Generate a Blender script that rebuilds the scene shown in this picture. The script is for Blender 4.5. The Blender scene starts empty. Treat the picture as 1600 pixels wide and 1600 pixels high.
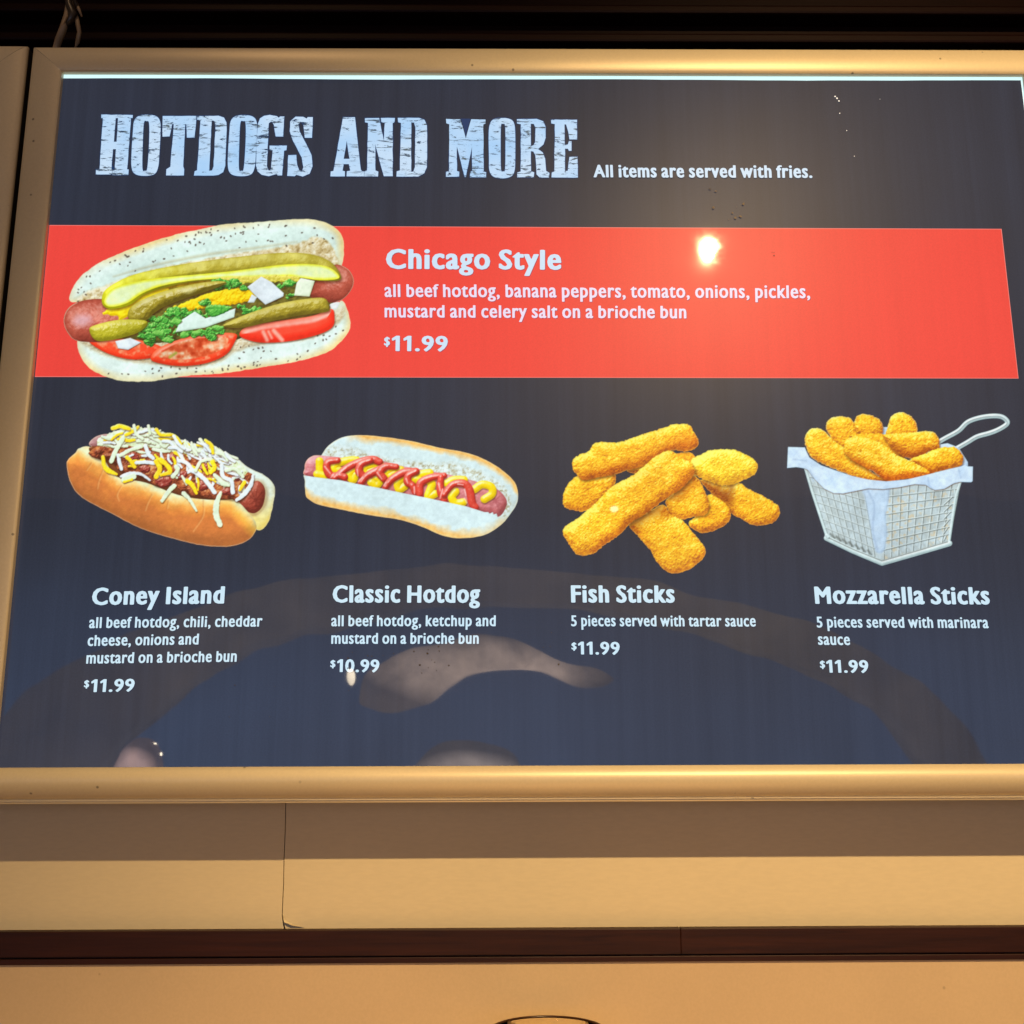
import bpy, math, random
import numpy as np
from mathutils import Matrix, Vector
from mathutils.geometry import tessellate_polygon

S = bpy.context.scene
COL = S.collection

# ------------------------------------------------------------------ camera
F = 1700.0                       # focal length in pixels of a 1600 px wide picture
def _n(v):
    v = np.array(v, float); return v / np.linalg.norm(v)
ZC = _n([772 - 800, 800 + 6708, -F])             # world up seen by the camera
XC = _n([180000, -200, -F]); XC = _n(XC - ZC * XC.dot(ZC))
YC = np.cross(ZC, XC)                            # world y (into the wall) seen by the camera
RW = np.array([XC, YC, ZC])                      # camera -> world
CAM = np.array([0.0, -1.5, 1.9])
cd = bpy.data.cameras.new('camera'); co = bpy.data.objects.new('camera', cd); COL.objects.link(co)
cd.sensor_width = 36; cd.lens = F / 1600 * 36; cd.clip_start = 0.02; cd.clip_end = 100
mw = Matrix([list(RW[i]) for i in range(3)]).to_4x4(); mw.translation = Vector(CAM)
co.matrix_world = mw
S.camera = co

def P(px, py, Y=0.0):
    """point of the vertical plane y=Y that lies on the ray of a photograph pixel (arrays allowed)"""
    px = np.asarray(px, float); py = np.asarray(py, float)
    d = np.stack([px - 800, 800 - py, np.full(px.shape, -F)], -1) @ RW.T
    t = (Y - CAM[1]) / d[..., 1]
    return CAM + d * t[..., None]
def M(px, py, D):
    """real place of something whose mirror image in the board stands D behind it"""
    p = P(px, py, D); p = p.copy(); p[..., 1] *= -1
    return p

# ------------------------------------------------------------------ world, view
w = bpy.data.worlds.new('World'); S.world = w; w.use_nodes = True
bg = w.node_tree.nodes['Background']; bg.inputs[0].default_value = (1.0, 0.62, 0.36, 1); bg.inputs[1].default_value = 0.10
S.view_settings.view_transform = 'Standard'; S.view_settings.look = 'None'
S.view_settings.exposure = 0; S.view_settings.gamma = 1

def lamp(name, kind, loc, energy, color, size=0.1, target=None, spot=None, label=None):
    l = bpy.data.lights.new(name, kind); l.energy = energy; l.color = color
    if kind == 'AREA': l.size = size
    else: l.shadow_soft_size = size
    if spot: l.spot_size = spot[0]; l.spot_blend = spot[1]
    o = bpy.data.objects.new(name, l); COL.objects.link(o); o.location = loc
    if target is not None:
        o.rotation_euler = (Vector(target) - Vector(loc)).to_track_quat('-Z', 'Y').to_euler()
    return o
KEY = M(1107, 392, 2.5)
WARM = (1.0, 0.67, 0.32)
lamp('ceiling_spot_light', 'SPOT', tuple(KEY), 520, WARM, 0.024, target=(0.75, 0, 1.60), spot=(math.radians(66), 0.9))
lamp('second_spot_light', 'SPOT', (-0.6, -0.9, 4.2), 14, (1.0, 0.62, 0.32), 0.12, target=(-0.2, 0, 1.6), spot=(math.radians(80), 0.8))
lamp('lower_wall_fill', 'AREA', (0.2, -0.65, 0.72), 5.2, (1.0, 0.49, 0.18), 1.0, target=(0.1, 0.1, 1.22))  # unseen fill added to warm the lower wall

# ------------------------------------------------------------------ helpers
def tag(o, label=None, cat=None, group=None, kind=None):
    if label: o['label'] = label
    if cat: o['category'] = cat
    if group: o['group'] = group
    if kind: o['kind'] = kind
    return o
def empty(name, loc=(0, 0, 0)):
    o = bpy.data.objects.new(name, None); COL.objects.link(o); o.location = loc; o.empty_display_size = 0.05
    return o
def mesh(name, verts, faces, mat=None, parent=None, smooth=False):
    me = bpy.data.meshes.new(name)
    me.from_pydata([tuple(map(float, v)) for v in verts], [], [tuple(map(int, f)) for f in faces])
    me.validate(); me.update()
    if mat: me.materials.append(mat)
    if smooth:
        for p in me.polygons: p.use_smooth = True
    o = bpy.data.objects.new(name, me); COL.objects.link(o)
    if parent:
        o.parent = parent; o.matrix_parent_inverse = Matrix.Translation(-parent.location)
    return o
def box(name, x0, x1, y0, y1, z0, z1, mat, parent=None, bev=0.0):
    v = [(x, y, z) for x in (x0, x1) for y in (y0, y1) for z in (z0, z1)]
    f = [(0, 1, 3, 2), (4, 6, 7, 5), (0, 4, 5, 1), (2, 3, 7, 6), (0, 2, 6, 4), (1, 5, 7, 3)]
    o = mesh(name, v, f, mat, parent)
    if bev:
        m = o.modifiers.new('bevel', 'BEVEL'); m.width = bev; m.segments = 2; m.limit_method = 'NONE'
    return o
def srgb(c):
    c = np.asarray(c, float) / 255.0
    return np.where(c <= 0.04045, c / 12.92, ((c + 0.055) / 1.055) ** 2.4)
def lathe(name, prof, cen, mat, parent=None, n=64, axis='z'):
    v = []; f = []
    for r, h in prof:
        for k in range(n):
            a = 2 * math.pi * k / n
            v.append((cen[0] + r * math.cos(a), cen[1] + r * math.sin(a), cen[2] + h))
    for i in range(len(prof) - 1):
        for k in range(n):
            a, b = i * n + k, i * n + (k + 1) % n
            f.append((a, b, b + n, a + n))
    return mesh(name, v, f, mat, parent, True)
def tube(name, pts, r, mat, parent=None, n=8):
    pts = [Vector(p) for p in pts]; v = []; f = []
    for i, p in enumerate(pts):
        t = (pts[min(i + 1, len(pts) - 1)] - pts[max(i - 1, 0)]).normalized()
        a = t.orthogonal().normalized(); b = t.cross(a)
        rr = r[i] if isinstance(r, (list, tuple)) else r
        for k in range(n):
            q = 2 * math.pi * k / n
            v.append(p + a * rr * math.cos(q) + b * rr * math.sin(q))
    for i in range(len(pts) - 1):
        for k in range(n):
            a, b = i * n + k, i * n + (k + 1) % n
            f.append((a, b, b + n, a + n))
    f.append(tuple(range(n))); f.append(tuple(range(len(v) - n, len(v))))
    return mesh(name, v, f, mat, parent, True)

# ------------------------------------------------------------------ materials
class NT:
    def __init__(s, name):
        s.m = bpy.data.materials.new(name); s.m.use_nodes = True; s.t = s.m.node_tree
        s.b = s.t.nodes['Principled BSDF']; s.out = s.t.nodes['Material Output']
        s.tc = s.t.nodes.new('ShaderNodeTexCoord')
    def n(s, kind, **kw):
        nd = s.t.nodes.new('ShaderNode' + kind)
        for k, v in kw.items(): setattr(nd, k, v)
        return nd
    def l(s, a, b): s.t.links.new(a, b)
    def mapped(s, scale):
        mp = s.n('Mapping'); mp.inputs['Scale'].default_value = scale; s.l(s.tc.outputs['Object'], mp.inputs[0]); return mp.outputs[0]
    def noise(s, scale, detail=4, rough=0.5, vec=(1, 1, 1), dist=0):
        nd = s.n('TexNoise'); nd.inputs['Scale'].default_value = scale; nd.inputs['Detail'].default_value = detail
        nd.inputs['Roughness'].default_value = rough; nd.inputs['Distortion'].default_value = dist
        s.l(s.mapped(vec), nd.inputs['Vector']); return nd.outputs['Fac']
    def ramp(s, fac, stops):
        r = s.n('ValToRGB'); e = r.color_ramp.elements
        while len(e) < len(stops): e.new(0.5)
        for q, (p, c) in zip(e, stops):
            q.position = p; q.color = (*c, 1) if len(c) == 3 else c
        s.l(fac, r.inputs[0]); return r.outputs[0]
    def mix(s, fac, a, b, mode='MIX'):
        m = s.n('Mix', data_type='RGBA', blend_type=mode)
        for sock, v in ((m.inputs[0], fac), (m.inputs[6], a), (m.inputs[7], b)):
            if hasattr(v, 'is_output'): s.l(v, sock)
            elif isinstance(v, (int, float)): sock.default_value = v
            else: sock.default_value = (*v, 1)
        return m.outputs[2]
    def bump(s, h, strength, dist=0.001):
        b = s.n('Bump'); b.inputs['Strength'].default_value = strength; b.inputs['Distance'].default_value = dist
        s.l(h, b.inputs['Height']); s.l(b.outputs[0], s.b.inputs['Normal'])

def painted(name, col, rough=0.4, metal=0.0, spots=0.5, grain=(1, 1, 1), var=0.12, bump=0.15):
    t = NT(name); c = np.array(col)
    big = t.ramp(t.noise(3.0, 3), [(0.3, tuple(c * (1 - var))), (0.7, tuple(c))])
    fine = t.ramp(t.noise(260, 3, 0.6, grain), [(0.35, (0.97,) * 3), (0.65, (1.02,) * 3)])
    out = t.mix(1.0, big, fine, 'MULTIPLY')
    vo = t.n('TexVoronoi'); vo.inputs['Scale'].default_value = 22; t.l(t.mapped((1, 1, 1)), vo.inputs['Vector'])
    dot = t.ramp(vo.outputs['Distance'], [(0.0, (1, 1, 1)), (0.035, (0.8,) * 3), (0.055, (0, 0, 0))])
    sel = t.ramp(vo.outputs['Color'], [(0.42, (0, 0, 0)), (0.5, (1, 1, 1))])
    out = t.mix(t.mix(1.0, dot, sel, 'MULTIPLY'), out, tuple(c * (1 - spots)))
    t.l(out, t.b.inputs['Base Color'])
    t.b.inputs['Roughness'].default_value = rough; t.b.inputs['Metallic'].default_value = metal
    t.bump(t.noise(300, 3, 0.6, grain), bump, 0.0006)
    return t.m

M_FRAME = painted('champagne_frame_paint', (0.70, 0.60, 0.39), 0.42, 0.15, 0.7, var=0.06, bump=0.04)
M_FASCIA = painted('cream_fascia_paint', (0.66, 0.565, 0.36), 0.6, 0.0, 0.45, (0.25, 1, 1), 0.06, 0.06)
M_SIDE = painted('gap_shade_side', (0.035, 0.028, 0.02), 0.5, 0, 0)  # shade of the narrow gap painted in as near-black sides
M_WALL = painted('lower_wall_paint', (0.60, 0.45, 0.27), 0.75, 0.0, 0.35)
def wood(name, a, b, rough, spec=0.25):
    t = NT(name)
    g = t.noise(14, 6, 0.65, (0.35, 6, 9), 0.6)
    t.l(t.ramp(g, [(0.3, a), (0.7, b)]), t.b.inputs['Base Color'])
    t.b.inputs['Roughness'].default_value = rough; t.b.inputs['Specular IOR Level'].default_value = spec
    t.bump(t.noise(60, 4, 0.6, (0.15, 3, 4)), 0.2, 0.0008)
    return t.m
M_WOOD = wood('dark_red_mahogany', (0.014, 0.003, 0.0013), (0.036, 0.009, 0.0034), 0.5)
M_WOOD2 = wood('near_black_mahogany', (0.006, 0.0010, 0.0006), (0.012, 0.0020, 0.0011), 0.5, 0.10)
def plain(name, col, rough=0.5, metal=0.0, emit=None, es=1.0):
    t = NT(name)
    n = t.ramp(t.noise(40, 3), [(0.3, tuple(np.array(col) * 0.85)), (0.7, tuple(col))])
    t.l(n, t.b.inputs['Base Color']); t.b.inputs['Roughness'].default_value = rough; t.b.inputs['Metallic'].default_value = metal
    if emit:
        t.b.inputs['Emission Color'].default_value = (*emit, 1); t.b.inputs['Emission Strength'].default_value = es
    return t.m
M_BLACK = plain('black_gap', (0.004, 0.003, 0.003), 0.7)
M_LED = plain('lit_white_diffuser', (0.5, 0.5, 0.5), 0.4, 0, tuple(srgb((205, 243, 247))), 1.12)

def gloss_front(t):
    """every printed layer lies behind the same thin clear sheet: soft sheen plus a sharp coat"""
    t.b.inputs['Roughness'].default_value = 0.38
    t.b.inputs['Specular IOR Level'].default_value = 0.095
    t.b.inputs['Coat Weight'].default_value = 1.0
    t.b.inputs['Coat IOR'].default_value = 1.5
    sm = t.noise(7, 5, 0.6)
    r = t.ramp(sm, [(0.35, (0.017,) * 3), (0.62, (0.022,) * 3), (0.78, (0.05,) * 3)])
    t.l(r, t.b.inputs['Coat Roughness'])
    bp = t.n('Bump'); bp.inputs['Strength'].default_value = 0.35; bp.inputs['Distance'].default_value = 0.002
    t.l(t.noise(5, 2, 0.5), bp.inputs['Height']); t.l(bp.outputs[0], t.b.inputs['Coat Normal'])
def print_mat(name, c, stripes=0.06, var=0.06, sheen=(0.012, 0.011, 0.010), blotch=None):
    t = NT(name); c = srgb(c)
    st = t.ramp(t.noise(48, 4, 0.7, (1, 0, 0.02)), [(0.3, (1 - stripes,) * 3), (0.7, (1 + stripes,) * 3)])
    gr = t.ramp(t.noise(420, 2, 0.7), [(0.25, (1 - var,) * 3), (0.75, (1 + var,) * 3)])
    e = t.mix(1.0, st, gr, 'MULTIPLY')
    base = tuple(c)
    if blotch:
        base = t.ramp(t.noise(2.3, 3), [(0.3, tuple(srgb(blotch))), (0.7, tuple(c))])
    e = t.mix(1.0, e, base, 'MULTIPLY')
    t.l(e, t.b.inputs['Emission Color']); t.b.inputs['Emission Strength'].default_value = 1.0
    t.b.inputs['Base Color'].default_value = (*sheen, 1)
    gloss_front(t)
    return t.m
M_POSTER = print_mat('charcoal_backlit_print', (46, 53, 70), 0.13, 0.12, (0.007, 0.0065, 0.0065), (44, 48, 60))
M_RED = print_mat('red_backlit_print', (243, 74, 66), 0.03, 0.05, (0.02, 0.012, 0.01), (238, 68, 60))
M_REDEDGE = print_mat('pink_print_edge', (252, 130, 120), 0.02, 0.02)
M_TEXTB = print_mat('pale_blue_lettering', (208, 236, 251), 0.03, 0.03)
M_TEXTW = print_mat('lilac_white_lettering', (240, 226, 248), 0.03, 0.03)
M_TEXTT = print_mat('ice_blue_title_lettering', (210, 232, 251), 0.03, 0.03)
M_TEXTS = print_mat('dark_lettering_shade', (30, 40, 66), 0.03, 0.03)

def heading_mat():
    t = NT('worn_sky_blue_lettering')
    a = t.noise(38, 7, 0.75, (1.0, 1, 4.2), 0.5)
    b = t.noise(6, 4, 0.6)
    k = t.ramp(a, [(0.545, (0, 0, 0)), (0.585, (1, 1, 1))])
    k2 = t.ramp(b, [(0.38, (0.0,) * 3), (0.50, (1, 1, 1))])
    c = t.noise(60, 6, 0.8, (1, 1, 2))
    k3 = t.ramp(c, [(0.60, (0, 0, 0)), (0.65, (1, 1, 1))])
    k = t.mix(1.0, t.mix(1.0, k, k2, 'MULTIPLY'), k3, 'LIGHTEN')
    tone = t.ramp(t.noise(12, 3), [(0.35, tuple(srgb((172, 213, 252)))), (0.65, tuple(srgb((204, 229, 253))))])
    ink = t.ramp(t.noise(80, 3), [(0.4, tuple(srgb((42, 66, 98)))), (0.6, tuple(srgb((84, 96, 100))))])
    t.l(t.mix(k, tone, ink), t.b.inputs['Emission Color']); t.b.inputs['Emission Strength'].default_value = 1
    t.b.inputs['Base Color'].default_value = (0.012, 0.011, 0.01, 1); gloss_front(t)
    return t.m
M_HEAD = heading_mat()

def picture_mat():
    t = NT('printed_food_colours')
    at = t.n('Attribute'); at.attribute_name = 'ink'
    t.l(at.outputs['Color'], t.b.inputs['Emission Color']); t.b.inputs['Emission Strength'].default_value = 1
    t.b.inputs['Base Color'].default_value = (0.012, 0.011, 0.01, 1); gloss_front(t)
    tr = t.n('BsdfTransparent'); mx = t.n('MixShader')
    t.l(at.outputs['Alpha'], mx.inputs[0]); t.l(tr.outputs[0], mx.inputs[1]); t.l(t.b.outputs[0], mx.inputs[2])
    t.l(mx.outputs[0], t.out.inputs['Surface'])
    return t.m
M_PIC = picture_mat()

# ------------------------------------------------------------------ the building behind the board
YF, YB, YL = 0.095, 0.080, 0.086
def zat(py, Y, px=800): return float(P(px, py, Y)[2])
def xat(px, py, Y): return float(P(px, py, Y)[0])
# dark mouldings above
t0 = empty('mahogany_moulding', (0, 0.12, zat(76, 0.1))); tag(t0, 'near black mahogany moulding running above the menu boards', 'moulding')
zt = zat(92, 0.10)
steps = [(zt - 0.06, zat(70, 0.13), 0.13), (zat(70, 0.13) + .002, zat(64, 0.10), 0.10), (zat(64, 0.10) + .002, zat(26, 0.12), 0.125), (zat(26, 0.12) + .002, zat(19, 0.09), 0.09),
         (zat(19, 0.09) + .002, zat(-40, 0.12), 0.12), (zat(-40, .12) + .002, zat(-120, 0.05), 0.05)]
for a, b, y in steps:
    box('moulding_strip', -1.9, 1.9, y, 0.22, a, b, M_WOOD2, t0, 0.004)
# wall behind everything
tag(box('back_wall', -2.2, 2.2, 0.225, 0.30, 0.6, 3.4, M_BLACK), kind='structure')
# cream fascia in two boards with an open joint
zf1, zf0 = zat(1240, YF) + 0.25, zat(1450, YF)
fa = empty('cream_fascia', (0, YF, zf0)); tag(fa, 'cream painted fascia board under the lit menu with a cracked vertical joint', 'fascia')
def crack_board(name, xa, xb, left):
    # joint edge follows the wandering crack of the photograph
    rows = [(1150, 447), (1285, 446), (1310, 445), (1335, 444), (1346, 443.5), (1380, 443), (1410, 441.5), (1428, 441), (1440, 442), (zf0, None)]
    edge = [(xat(px, py, YF), zat(py, YF, px)) for py, px in rows[:-1]] + [(xat(444, 1450, YF), zf0 if left else zf0 + .0)]
    edge = edge[::-1] + [(edge[0][0], zf1)]
    y0 = YF + (0.0016 if left else 0.0); off = -0.0007 if left else 0.0007
    if not left: edge = [(x + (0.0015 if i == 0 else 0), z) for i, (x, z) in enumerate(edge)]
    v = []; f = []
    for x, z in edge: v += [(xa, y0, z), (x + off, y0, z), (x + off, y0 + .02, z), (xa, y0 + .02, z)]
    for i in range(len(edge) - 1):
        a, b = 4 * i, 4 * i + 4
        for k in range(4): f.append((a + k, a + (k + 1) % 4, b + (k + 1) % 4, b + k))
    f.append((0, 1, 2, 3)); f.append(tuple(range(len(v) - 4, len(v))))
    return mesh(name, v, f, M_FASCIA, fa)
crack_board('fascia_board', -1.9, 0, True); crack_board('fascia_board', 1.9, 0, False)
# lifted paint flake at the foot of the joint
fl = [P(441, 1426, YF - .001), P(444, 1441, YF - .004), P(456, 1446, YF - .005), P(478, 1449.4, YF - .001), P(458, 1444.5, YF - .001), P(446, 1438, YF - .0008)]
mesh('paint_flake', fl, [(0, 1, 5), (1, 2, 4, 5), (2, 3, 4)], M_FASCIA, fa)
# dark wood rail below the fascia
rl = empty('mahogany_rail', (0, YB, zat(1500, YB))); tag(rl, 'dark red mahogany rail with a black groove below the cream fascia', 'rail')
jx = xat(1064, 1470, YB)
z1, z0 = zat(1450, YB) , zat(1492.5, YB)
box('rail_board', -1.9, jx - 0.00005, YB, 0.16, z0, z1 - .0015, M_WOOD, rl, 0.0012)
box('rail_board', jx + 0.00005, 1.9, YB + .0002, 0.16, z0, z1 - .0015, M_WOOD, rl, 0.0012)
box('groove', -1.9, 1.9, YB + 0.008, 0.16, zat(1495, YB), z0 - .0002, M_BLACK, rl)
box('bead_strip', -1.9, 1.9, YB + 0.002, 0.16, zat(1504.5, YB), zat(1495, YB) - .0002, M_WOOD, rl, 0.001)
# lower wall
tag(box('lower_wall', -1.9, 1.9, YL, 0.2, 0.9, zat(1500, YL), M_WALL), kind='structure')

# ------------------------------------------------------------------ menu boards
PL = float(P(100, 118)[0]); PR = float(P(1597.5, 128)[0])
PT = float(P(800, 119)[2]); PBm = float(P(800, 1196.5)[2])
RWD = float(P(84, 300)[0] - P(32.5, 300)[0])            # rail width
RT = float(P(800, 79)[2] - P(800, 119)[2])             # top rail height
RB = 0.047
def rail(parent, a, b, w0, n_out, name='frame_rail', groove=False):
    """snap frame rail: convex section swept from a to b (inner corners), mitred; n_out is the outward direction in the board plane"""
    import itertools
    nn = 22
    arc = [(0.86 * k / nn, -0.0085 - 0.0125 * math.sin(math.pi * (k / nn) ** 0.85) ** 0.75 + 0.004 * (k / nn) ** 3) for k in range(nn + 1)]
    prof = [(0.0, -0.001)] + arc + [(0.862, -0.003), (0.90, -0.0028), (0.905, -0.0055), (0.925, -0.0055), (0.93, -0.003), (0.955, -0.003), (0.96, -0.0045), (0.995, -0.0035), (1.0, -0.001), (1.0, 0.03), (0.985, 0.03), (0.985, 0.088)]
    if not groove:
        arc = [(0.96 * k / nn, -0.0085 - 0.0045 * math.sin(math.pi * (k / nn) ** 0.8) ** 0.6 + 0.002 * (k / nn) ** 3) for k in range(nn + 1)]
        prof = [(0.0, -0.001)] + arc + [(0.985, -0.005), (1.0, -0.003), (1.0, 0.0), (0.985, 0.088)]
    prof_old = [(0.0, -0.001), (0.0, -0.006), (0.04, -0.0085), (0.12, -0.0115), (0.25, -0.0145), (0.40, -0.0158), (0.55, -0.0155), (0.68, -0.0135), (0.79, -0.0105), (0.86, -0.0075),
            (0.875, -0.0045), (0.90, -0.0045), (0.905, -0.0065), (0.93, -0.0065), (0.935, -0.004), (0.955, -0.004), (0.96, -0.0055), (1.0, -0.005), (1.0, 0.03), (0.985, 0.03), (0.985, 0.088)]
    a = Vector(a); b = Vector(b); d = (b - a).normalized(); n = Vector(n_out)
    v = []; f = []
    for end, p in ((0, a), (1, b)):
        for u, y in prof:
            q = p + n * (u * w0[2]); q = q + d * ((-1 if end == 0 else 1) * u * (w0[0] if end == 0 else w0[1]))
            v.append((q.x, y, q.z))
    m = len(prof)
    for i in range(m - 1): f.append((i, i + 1, m + i + 1, m + i))
    o = mesh(name, v, f, M_FRAME, parent)
    for i, p in enumerate(o.data.polygons): p.use_smooth = 1 <= i <= nn
    me = o.data; me.materials.append(M_SIDE)
    for p in me.polygons:
        if p.index >= m - 2: p.material_index = 1
    for e in me.edges:
        i, j = e.vertices
        if j - i == m or i - j == m:
            if min(i, j) % m in (0, 1) or min(i, j) % m > nn: e.use_edge_sharp = True
    return o
def board_frame(parent, x0, x1, z0, z1):
    g = 0.0004
    rail(parent, (x0, 0, z1), (x1, 0, z1), (RWD - g, RWD - g, RT), (0, 0, 1))
    rail(parent, (x1, 0, z0), (x0, 0, z0), (RWD - g, RWD - g, RB), (0, 0, -1), groove=True)
    for x, n in ((x0, -1), (x1, 1)):
        # side rails: mitre rises RT at the top and drops RB at the bottom
        a, b = ((x, 0, z0), (x, 0, z1))
        rail(parent, a, b, (RB - g, RT - g, RWD), (n, 0, 0))
    box('cabinet', x0 - RWD * .9, x1 + RWD * .9, 0.012, 0.09, z0 - RB * .9, z1 + RT * .9, M_SIDE, parent)
mb = empty('menu_board', (0, 0, PBm)); tag(mb, 'lit hot dog menu light box with champagne metal frame and charcoal print', 'menu board', 'menu boards in a row')
board_frame(mb, PL, PR, PBm, PT)
GAP = 0.0085
nb = empty('menu_board', (PL - 2 * RWD - GAP - 0.8, 0, PBm)); tag(nb, 'neighbouring menu light box at the left edge with only its frame end showing', 'menu board', 'menu boards in a row')
nx1 = PL - 2 * RWD - GAP
board_frame(nb, nx1 - 1.4, nx1, PBm, PT + 0.002)
mesh('poster_sheet', [(nx1 - 1.4, .001, PBm), (nx1, .001, PBm), (nx1, .001, PT), (nx1 - 1.4, .001, PT)], [(0, 1, 2, 3)], M_POSTER, nb)
# lit diffuser and poster sheet lying on it (short of the frame at the top and right)
mesh('diffuser', [(PL - .004, .003, PBm - .004), (PR + .004, .003, PBm - .004), (PR + .004, .003, PT + .004), (PL - .004, .003, PT + .004)], [(0, 1, 2, 3)], M_LED, mb)
nseg = 40; top = []
pt0 = float(P(800, 124.0)[2])
rngp = random.Random(4)
v = []; f = []
for i in range(nseg + 1):
    x = PL - 0.003 + (PR - 0.0022 - PL + 0.003) * i / nseg
    zz = pt0 + 0.0006 * math.sin(i * 0.35) + 0.0003 * rngp.uniform(-1, 1)
    v += [(x, 0, PBm - .004), (x, 0, zz)]
for i in range(nseg): f.append((2 * i, 2 * i + 2, 2 * i + 3, 2 * i + 1))
poster = mesh('poster_sheet', v, f, M_POSTER, mb)
# grime specks on the sheet
# red band
def quad_px(name, pts, y, mat, parent):
    return mesh(name, [P(px, py, y) for px, py in pts], [tuple(range(len(pts)))], mat, parent)
tl, tr_, br, bl = (77.5, 352.5), (1564, 358.5), (1590.5, 590.5), (54.5, 588)
quad_px('red_band_edge', [(77.4, 351.6), (1565, 357.6), (1591.5, 591.4), (54.4, 588.9)], -0.0003, M_REDEDGE, mb)
quad_px('red_band', [tl, tr_, br, bl], -0.0006, M_RED, mb)

# ------------------------------------------------------------------ heading letters
def smooth_closed(pts, n=6):
    p = np.array(pts, float); out = []
    N = len(p)
    for i in range(N):
        a, b, c, d = p[i - 1], p[i], p[(i + 1) % N], p[(i + 2) % N]
        for k in range(n):
            t = k / n
            out.append(0.5 * ((2 * b) + (-a + c) * t + (2 * a - 5 * b + 4 * c - d) * t * t + (-a + 3 * b - 3 * c + d) * t ** 3))
    return np.array(out)
A6 = (130, 160, 0.25); A7 = (500, 160, 0.2625)
hd = empty('heading', tuple(P(520, 230))); hd.parent = mb; hd.matrix_parent_inverse = Matrix.Translation(-mb.location)
M_HEADEDGE = print_mat('deep_blue_letter_edge', (34, 60, 104), 0.03, 0.03)
def letter(ch, tf, outer, holes=(), soft=False, hsoft=True):
    rng = random.Random(ord(ch) % 7 + len(outer))
    def conv(q, sm):
        q = smooth_closed(q, 5) if sm else np.array(q, float)
        if not sm:           # slightly worn outline
            r = []
            for i in range(len(q)):
                a, b = q[i], q[(i + 1) % len(q)]; L = np.linalg.norm(b - a); k = max(1, int(L / 30))
                for j in range(k):
                    p = a + (b - a) * j / k
                    r.append(p + (np.array([rng.uniform(-1.3, 1.3), rng.uniform(-1.3, 1.3)]) if j else 0))
            q = np.array(r)
        return q
    loops = [conv(outer, soft)] + [conv(h, hsoft) for h in holes]
    def build(name, grow, y, mat, parent):
        ls = []
        for L in loops:
            d = np.roll(L, -1, 0) - np.roll(L, 1, 0); nrm = np.stack([d[:, 1], -d[:, 0]], 1); nrm /= np.linalg.norm(nrm, axis=1)[:, None] + 1e-9
            area = np.sum(L[:, 0] * np.roll(L[:, 1], -1) - np.roll(L[:, 0], -1) * L[:, 1])
            s = (1 if area > 0 else -1) * (1 if L is loops[0] else -1)
            ls.append(L + nrm * s * grow)
        tess = tessellate_polygon([[Vector((x, yy, 0)) for x, yy in L] for L in ls])
        allp = np.concatenate(ls); px = tf[0] + allp[:, 0] * tf[2]; py = tf[1] + allp[:, 1] * tf[2]
        return mesh(name, P(px, py, y), tess, mat, parent)
    build('letter', 0.0, -0.0009, M_HEAD, hd)
    build('letter_edge', 4.0, -0.0006, M_HEADEDGE, hd)
letter('H', A6, [(113, 76), (310, 79), (308, 99), (298, 100), (274, 418), (284, 419), (282, 453), (182, 453), (183, 419), (197, 418), (205, 292), (186, 292), (177, 418), (181, 420), (179, 450), (79, 450), (80, 418), (102, 417), (123, 98), (113, 98)],
       [[(203, 98), (218, 98), (209, 246), (192, 246)]], False, False)
O_out = [(345, 86), (400, 77), (455, 86), (480, 118), (483, 190), (476, 320), (469, 400), (446, 447), (385, 459), (324, 447), (302, 402), (303, 300), (311, 180), (318, 118)]
O_in = [(379, 130), (396, 117), (412, 132), (412, 250), (401, 408), (386, 427), (370, 412), (372, 260)]
letter('O', A6, O_out, [O_in], True)
letter('T', A6, [(497, 85), (708, 85), (696, 220), (648, 220), (644, 135), (638, 135), (625, 400), (631, 418), (629, 456), (518, 456), (520, 418), (545, 402), (566, 135), (556, 135), (540, 212), (496, 214)])
letter('D', A6, [(713, 85), (845, 83), (880, 95), (895, 125), (897, 170), (888, 395), (875, 435), (845, 453), (815, 457), (692, 457), (697, 430), (712, 424), (733, 112), (713, 108)],
       [[(803, 112), (820, 116), (827, 145), (815, 400), (806, 424), (788, 428)]], False, False)
letter('O', A6, [(x + 603, y + 2) for x, y in O_out], [[(x + 603, y) for x, y in O_in]], True)
letter('G', A6, [(1257, 88), (1250, 213), (1203, 213), (1192, 140), (1176, 118), (1160, 130), (1148, 400), (1160, 427), (1174, 418), (1184, 300), (1165, 296), (1165, 270), (1273, 270), (1270, 298), (1255, 302), (1243, 456), (1216, 456), (1208, 447), (1160, 461), (1115, 452), (1090, 430), (1080, 395), (1084, 250), (1090, 140), (1105, 100), (1130, 84), (1165, 78), (1210, 86), (1223, 96), (1230, 88)])
letter('S', A6, [(1435, 92), (1430, 221), (1385, 221), (1376, 140), (1360, 119), (1346, 138), (1352, 180), (1395, 262), (1427, 330), (1433, 400), (1415, 445), (1372, 463), (1332, 452), (1322, 461), (1275, 459), (1282, 330), (1332, 328), (1337, 390), (1350, 425), (1368, 430), (1376, 405), (1366, 345), (1312, 242), (1291, 180), (1294, 118), (1328, 89), (1375, 90), (1396, 101), (1404, 92)])
letter('A', A7, [(137, 88), (208, 88), (243, 400), (250, 410), (262, 411), (262, 440), (158, 440), (160, 410), (180, 406), (172, 367), (141, 367), (134, 406), (148, 410), (148, 440), (62, 440), (64, 411), (80, 408)],
       [[(159, 228), (176, 336), (141, 336)]], False, False)
letter('N', A7, [(267, 93), (352, 93), (380, 230), (386, 122), (365, 118), (362, 93), (446, 93), (443, 118), (432, 124), (433, 439), (380, 439), (328, 250), (330, 405), (347, 412), (345, 441), (264, 441), (264, 411), (280, 405), (286, 122), (268, 118)])
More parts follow.
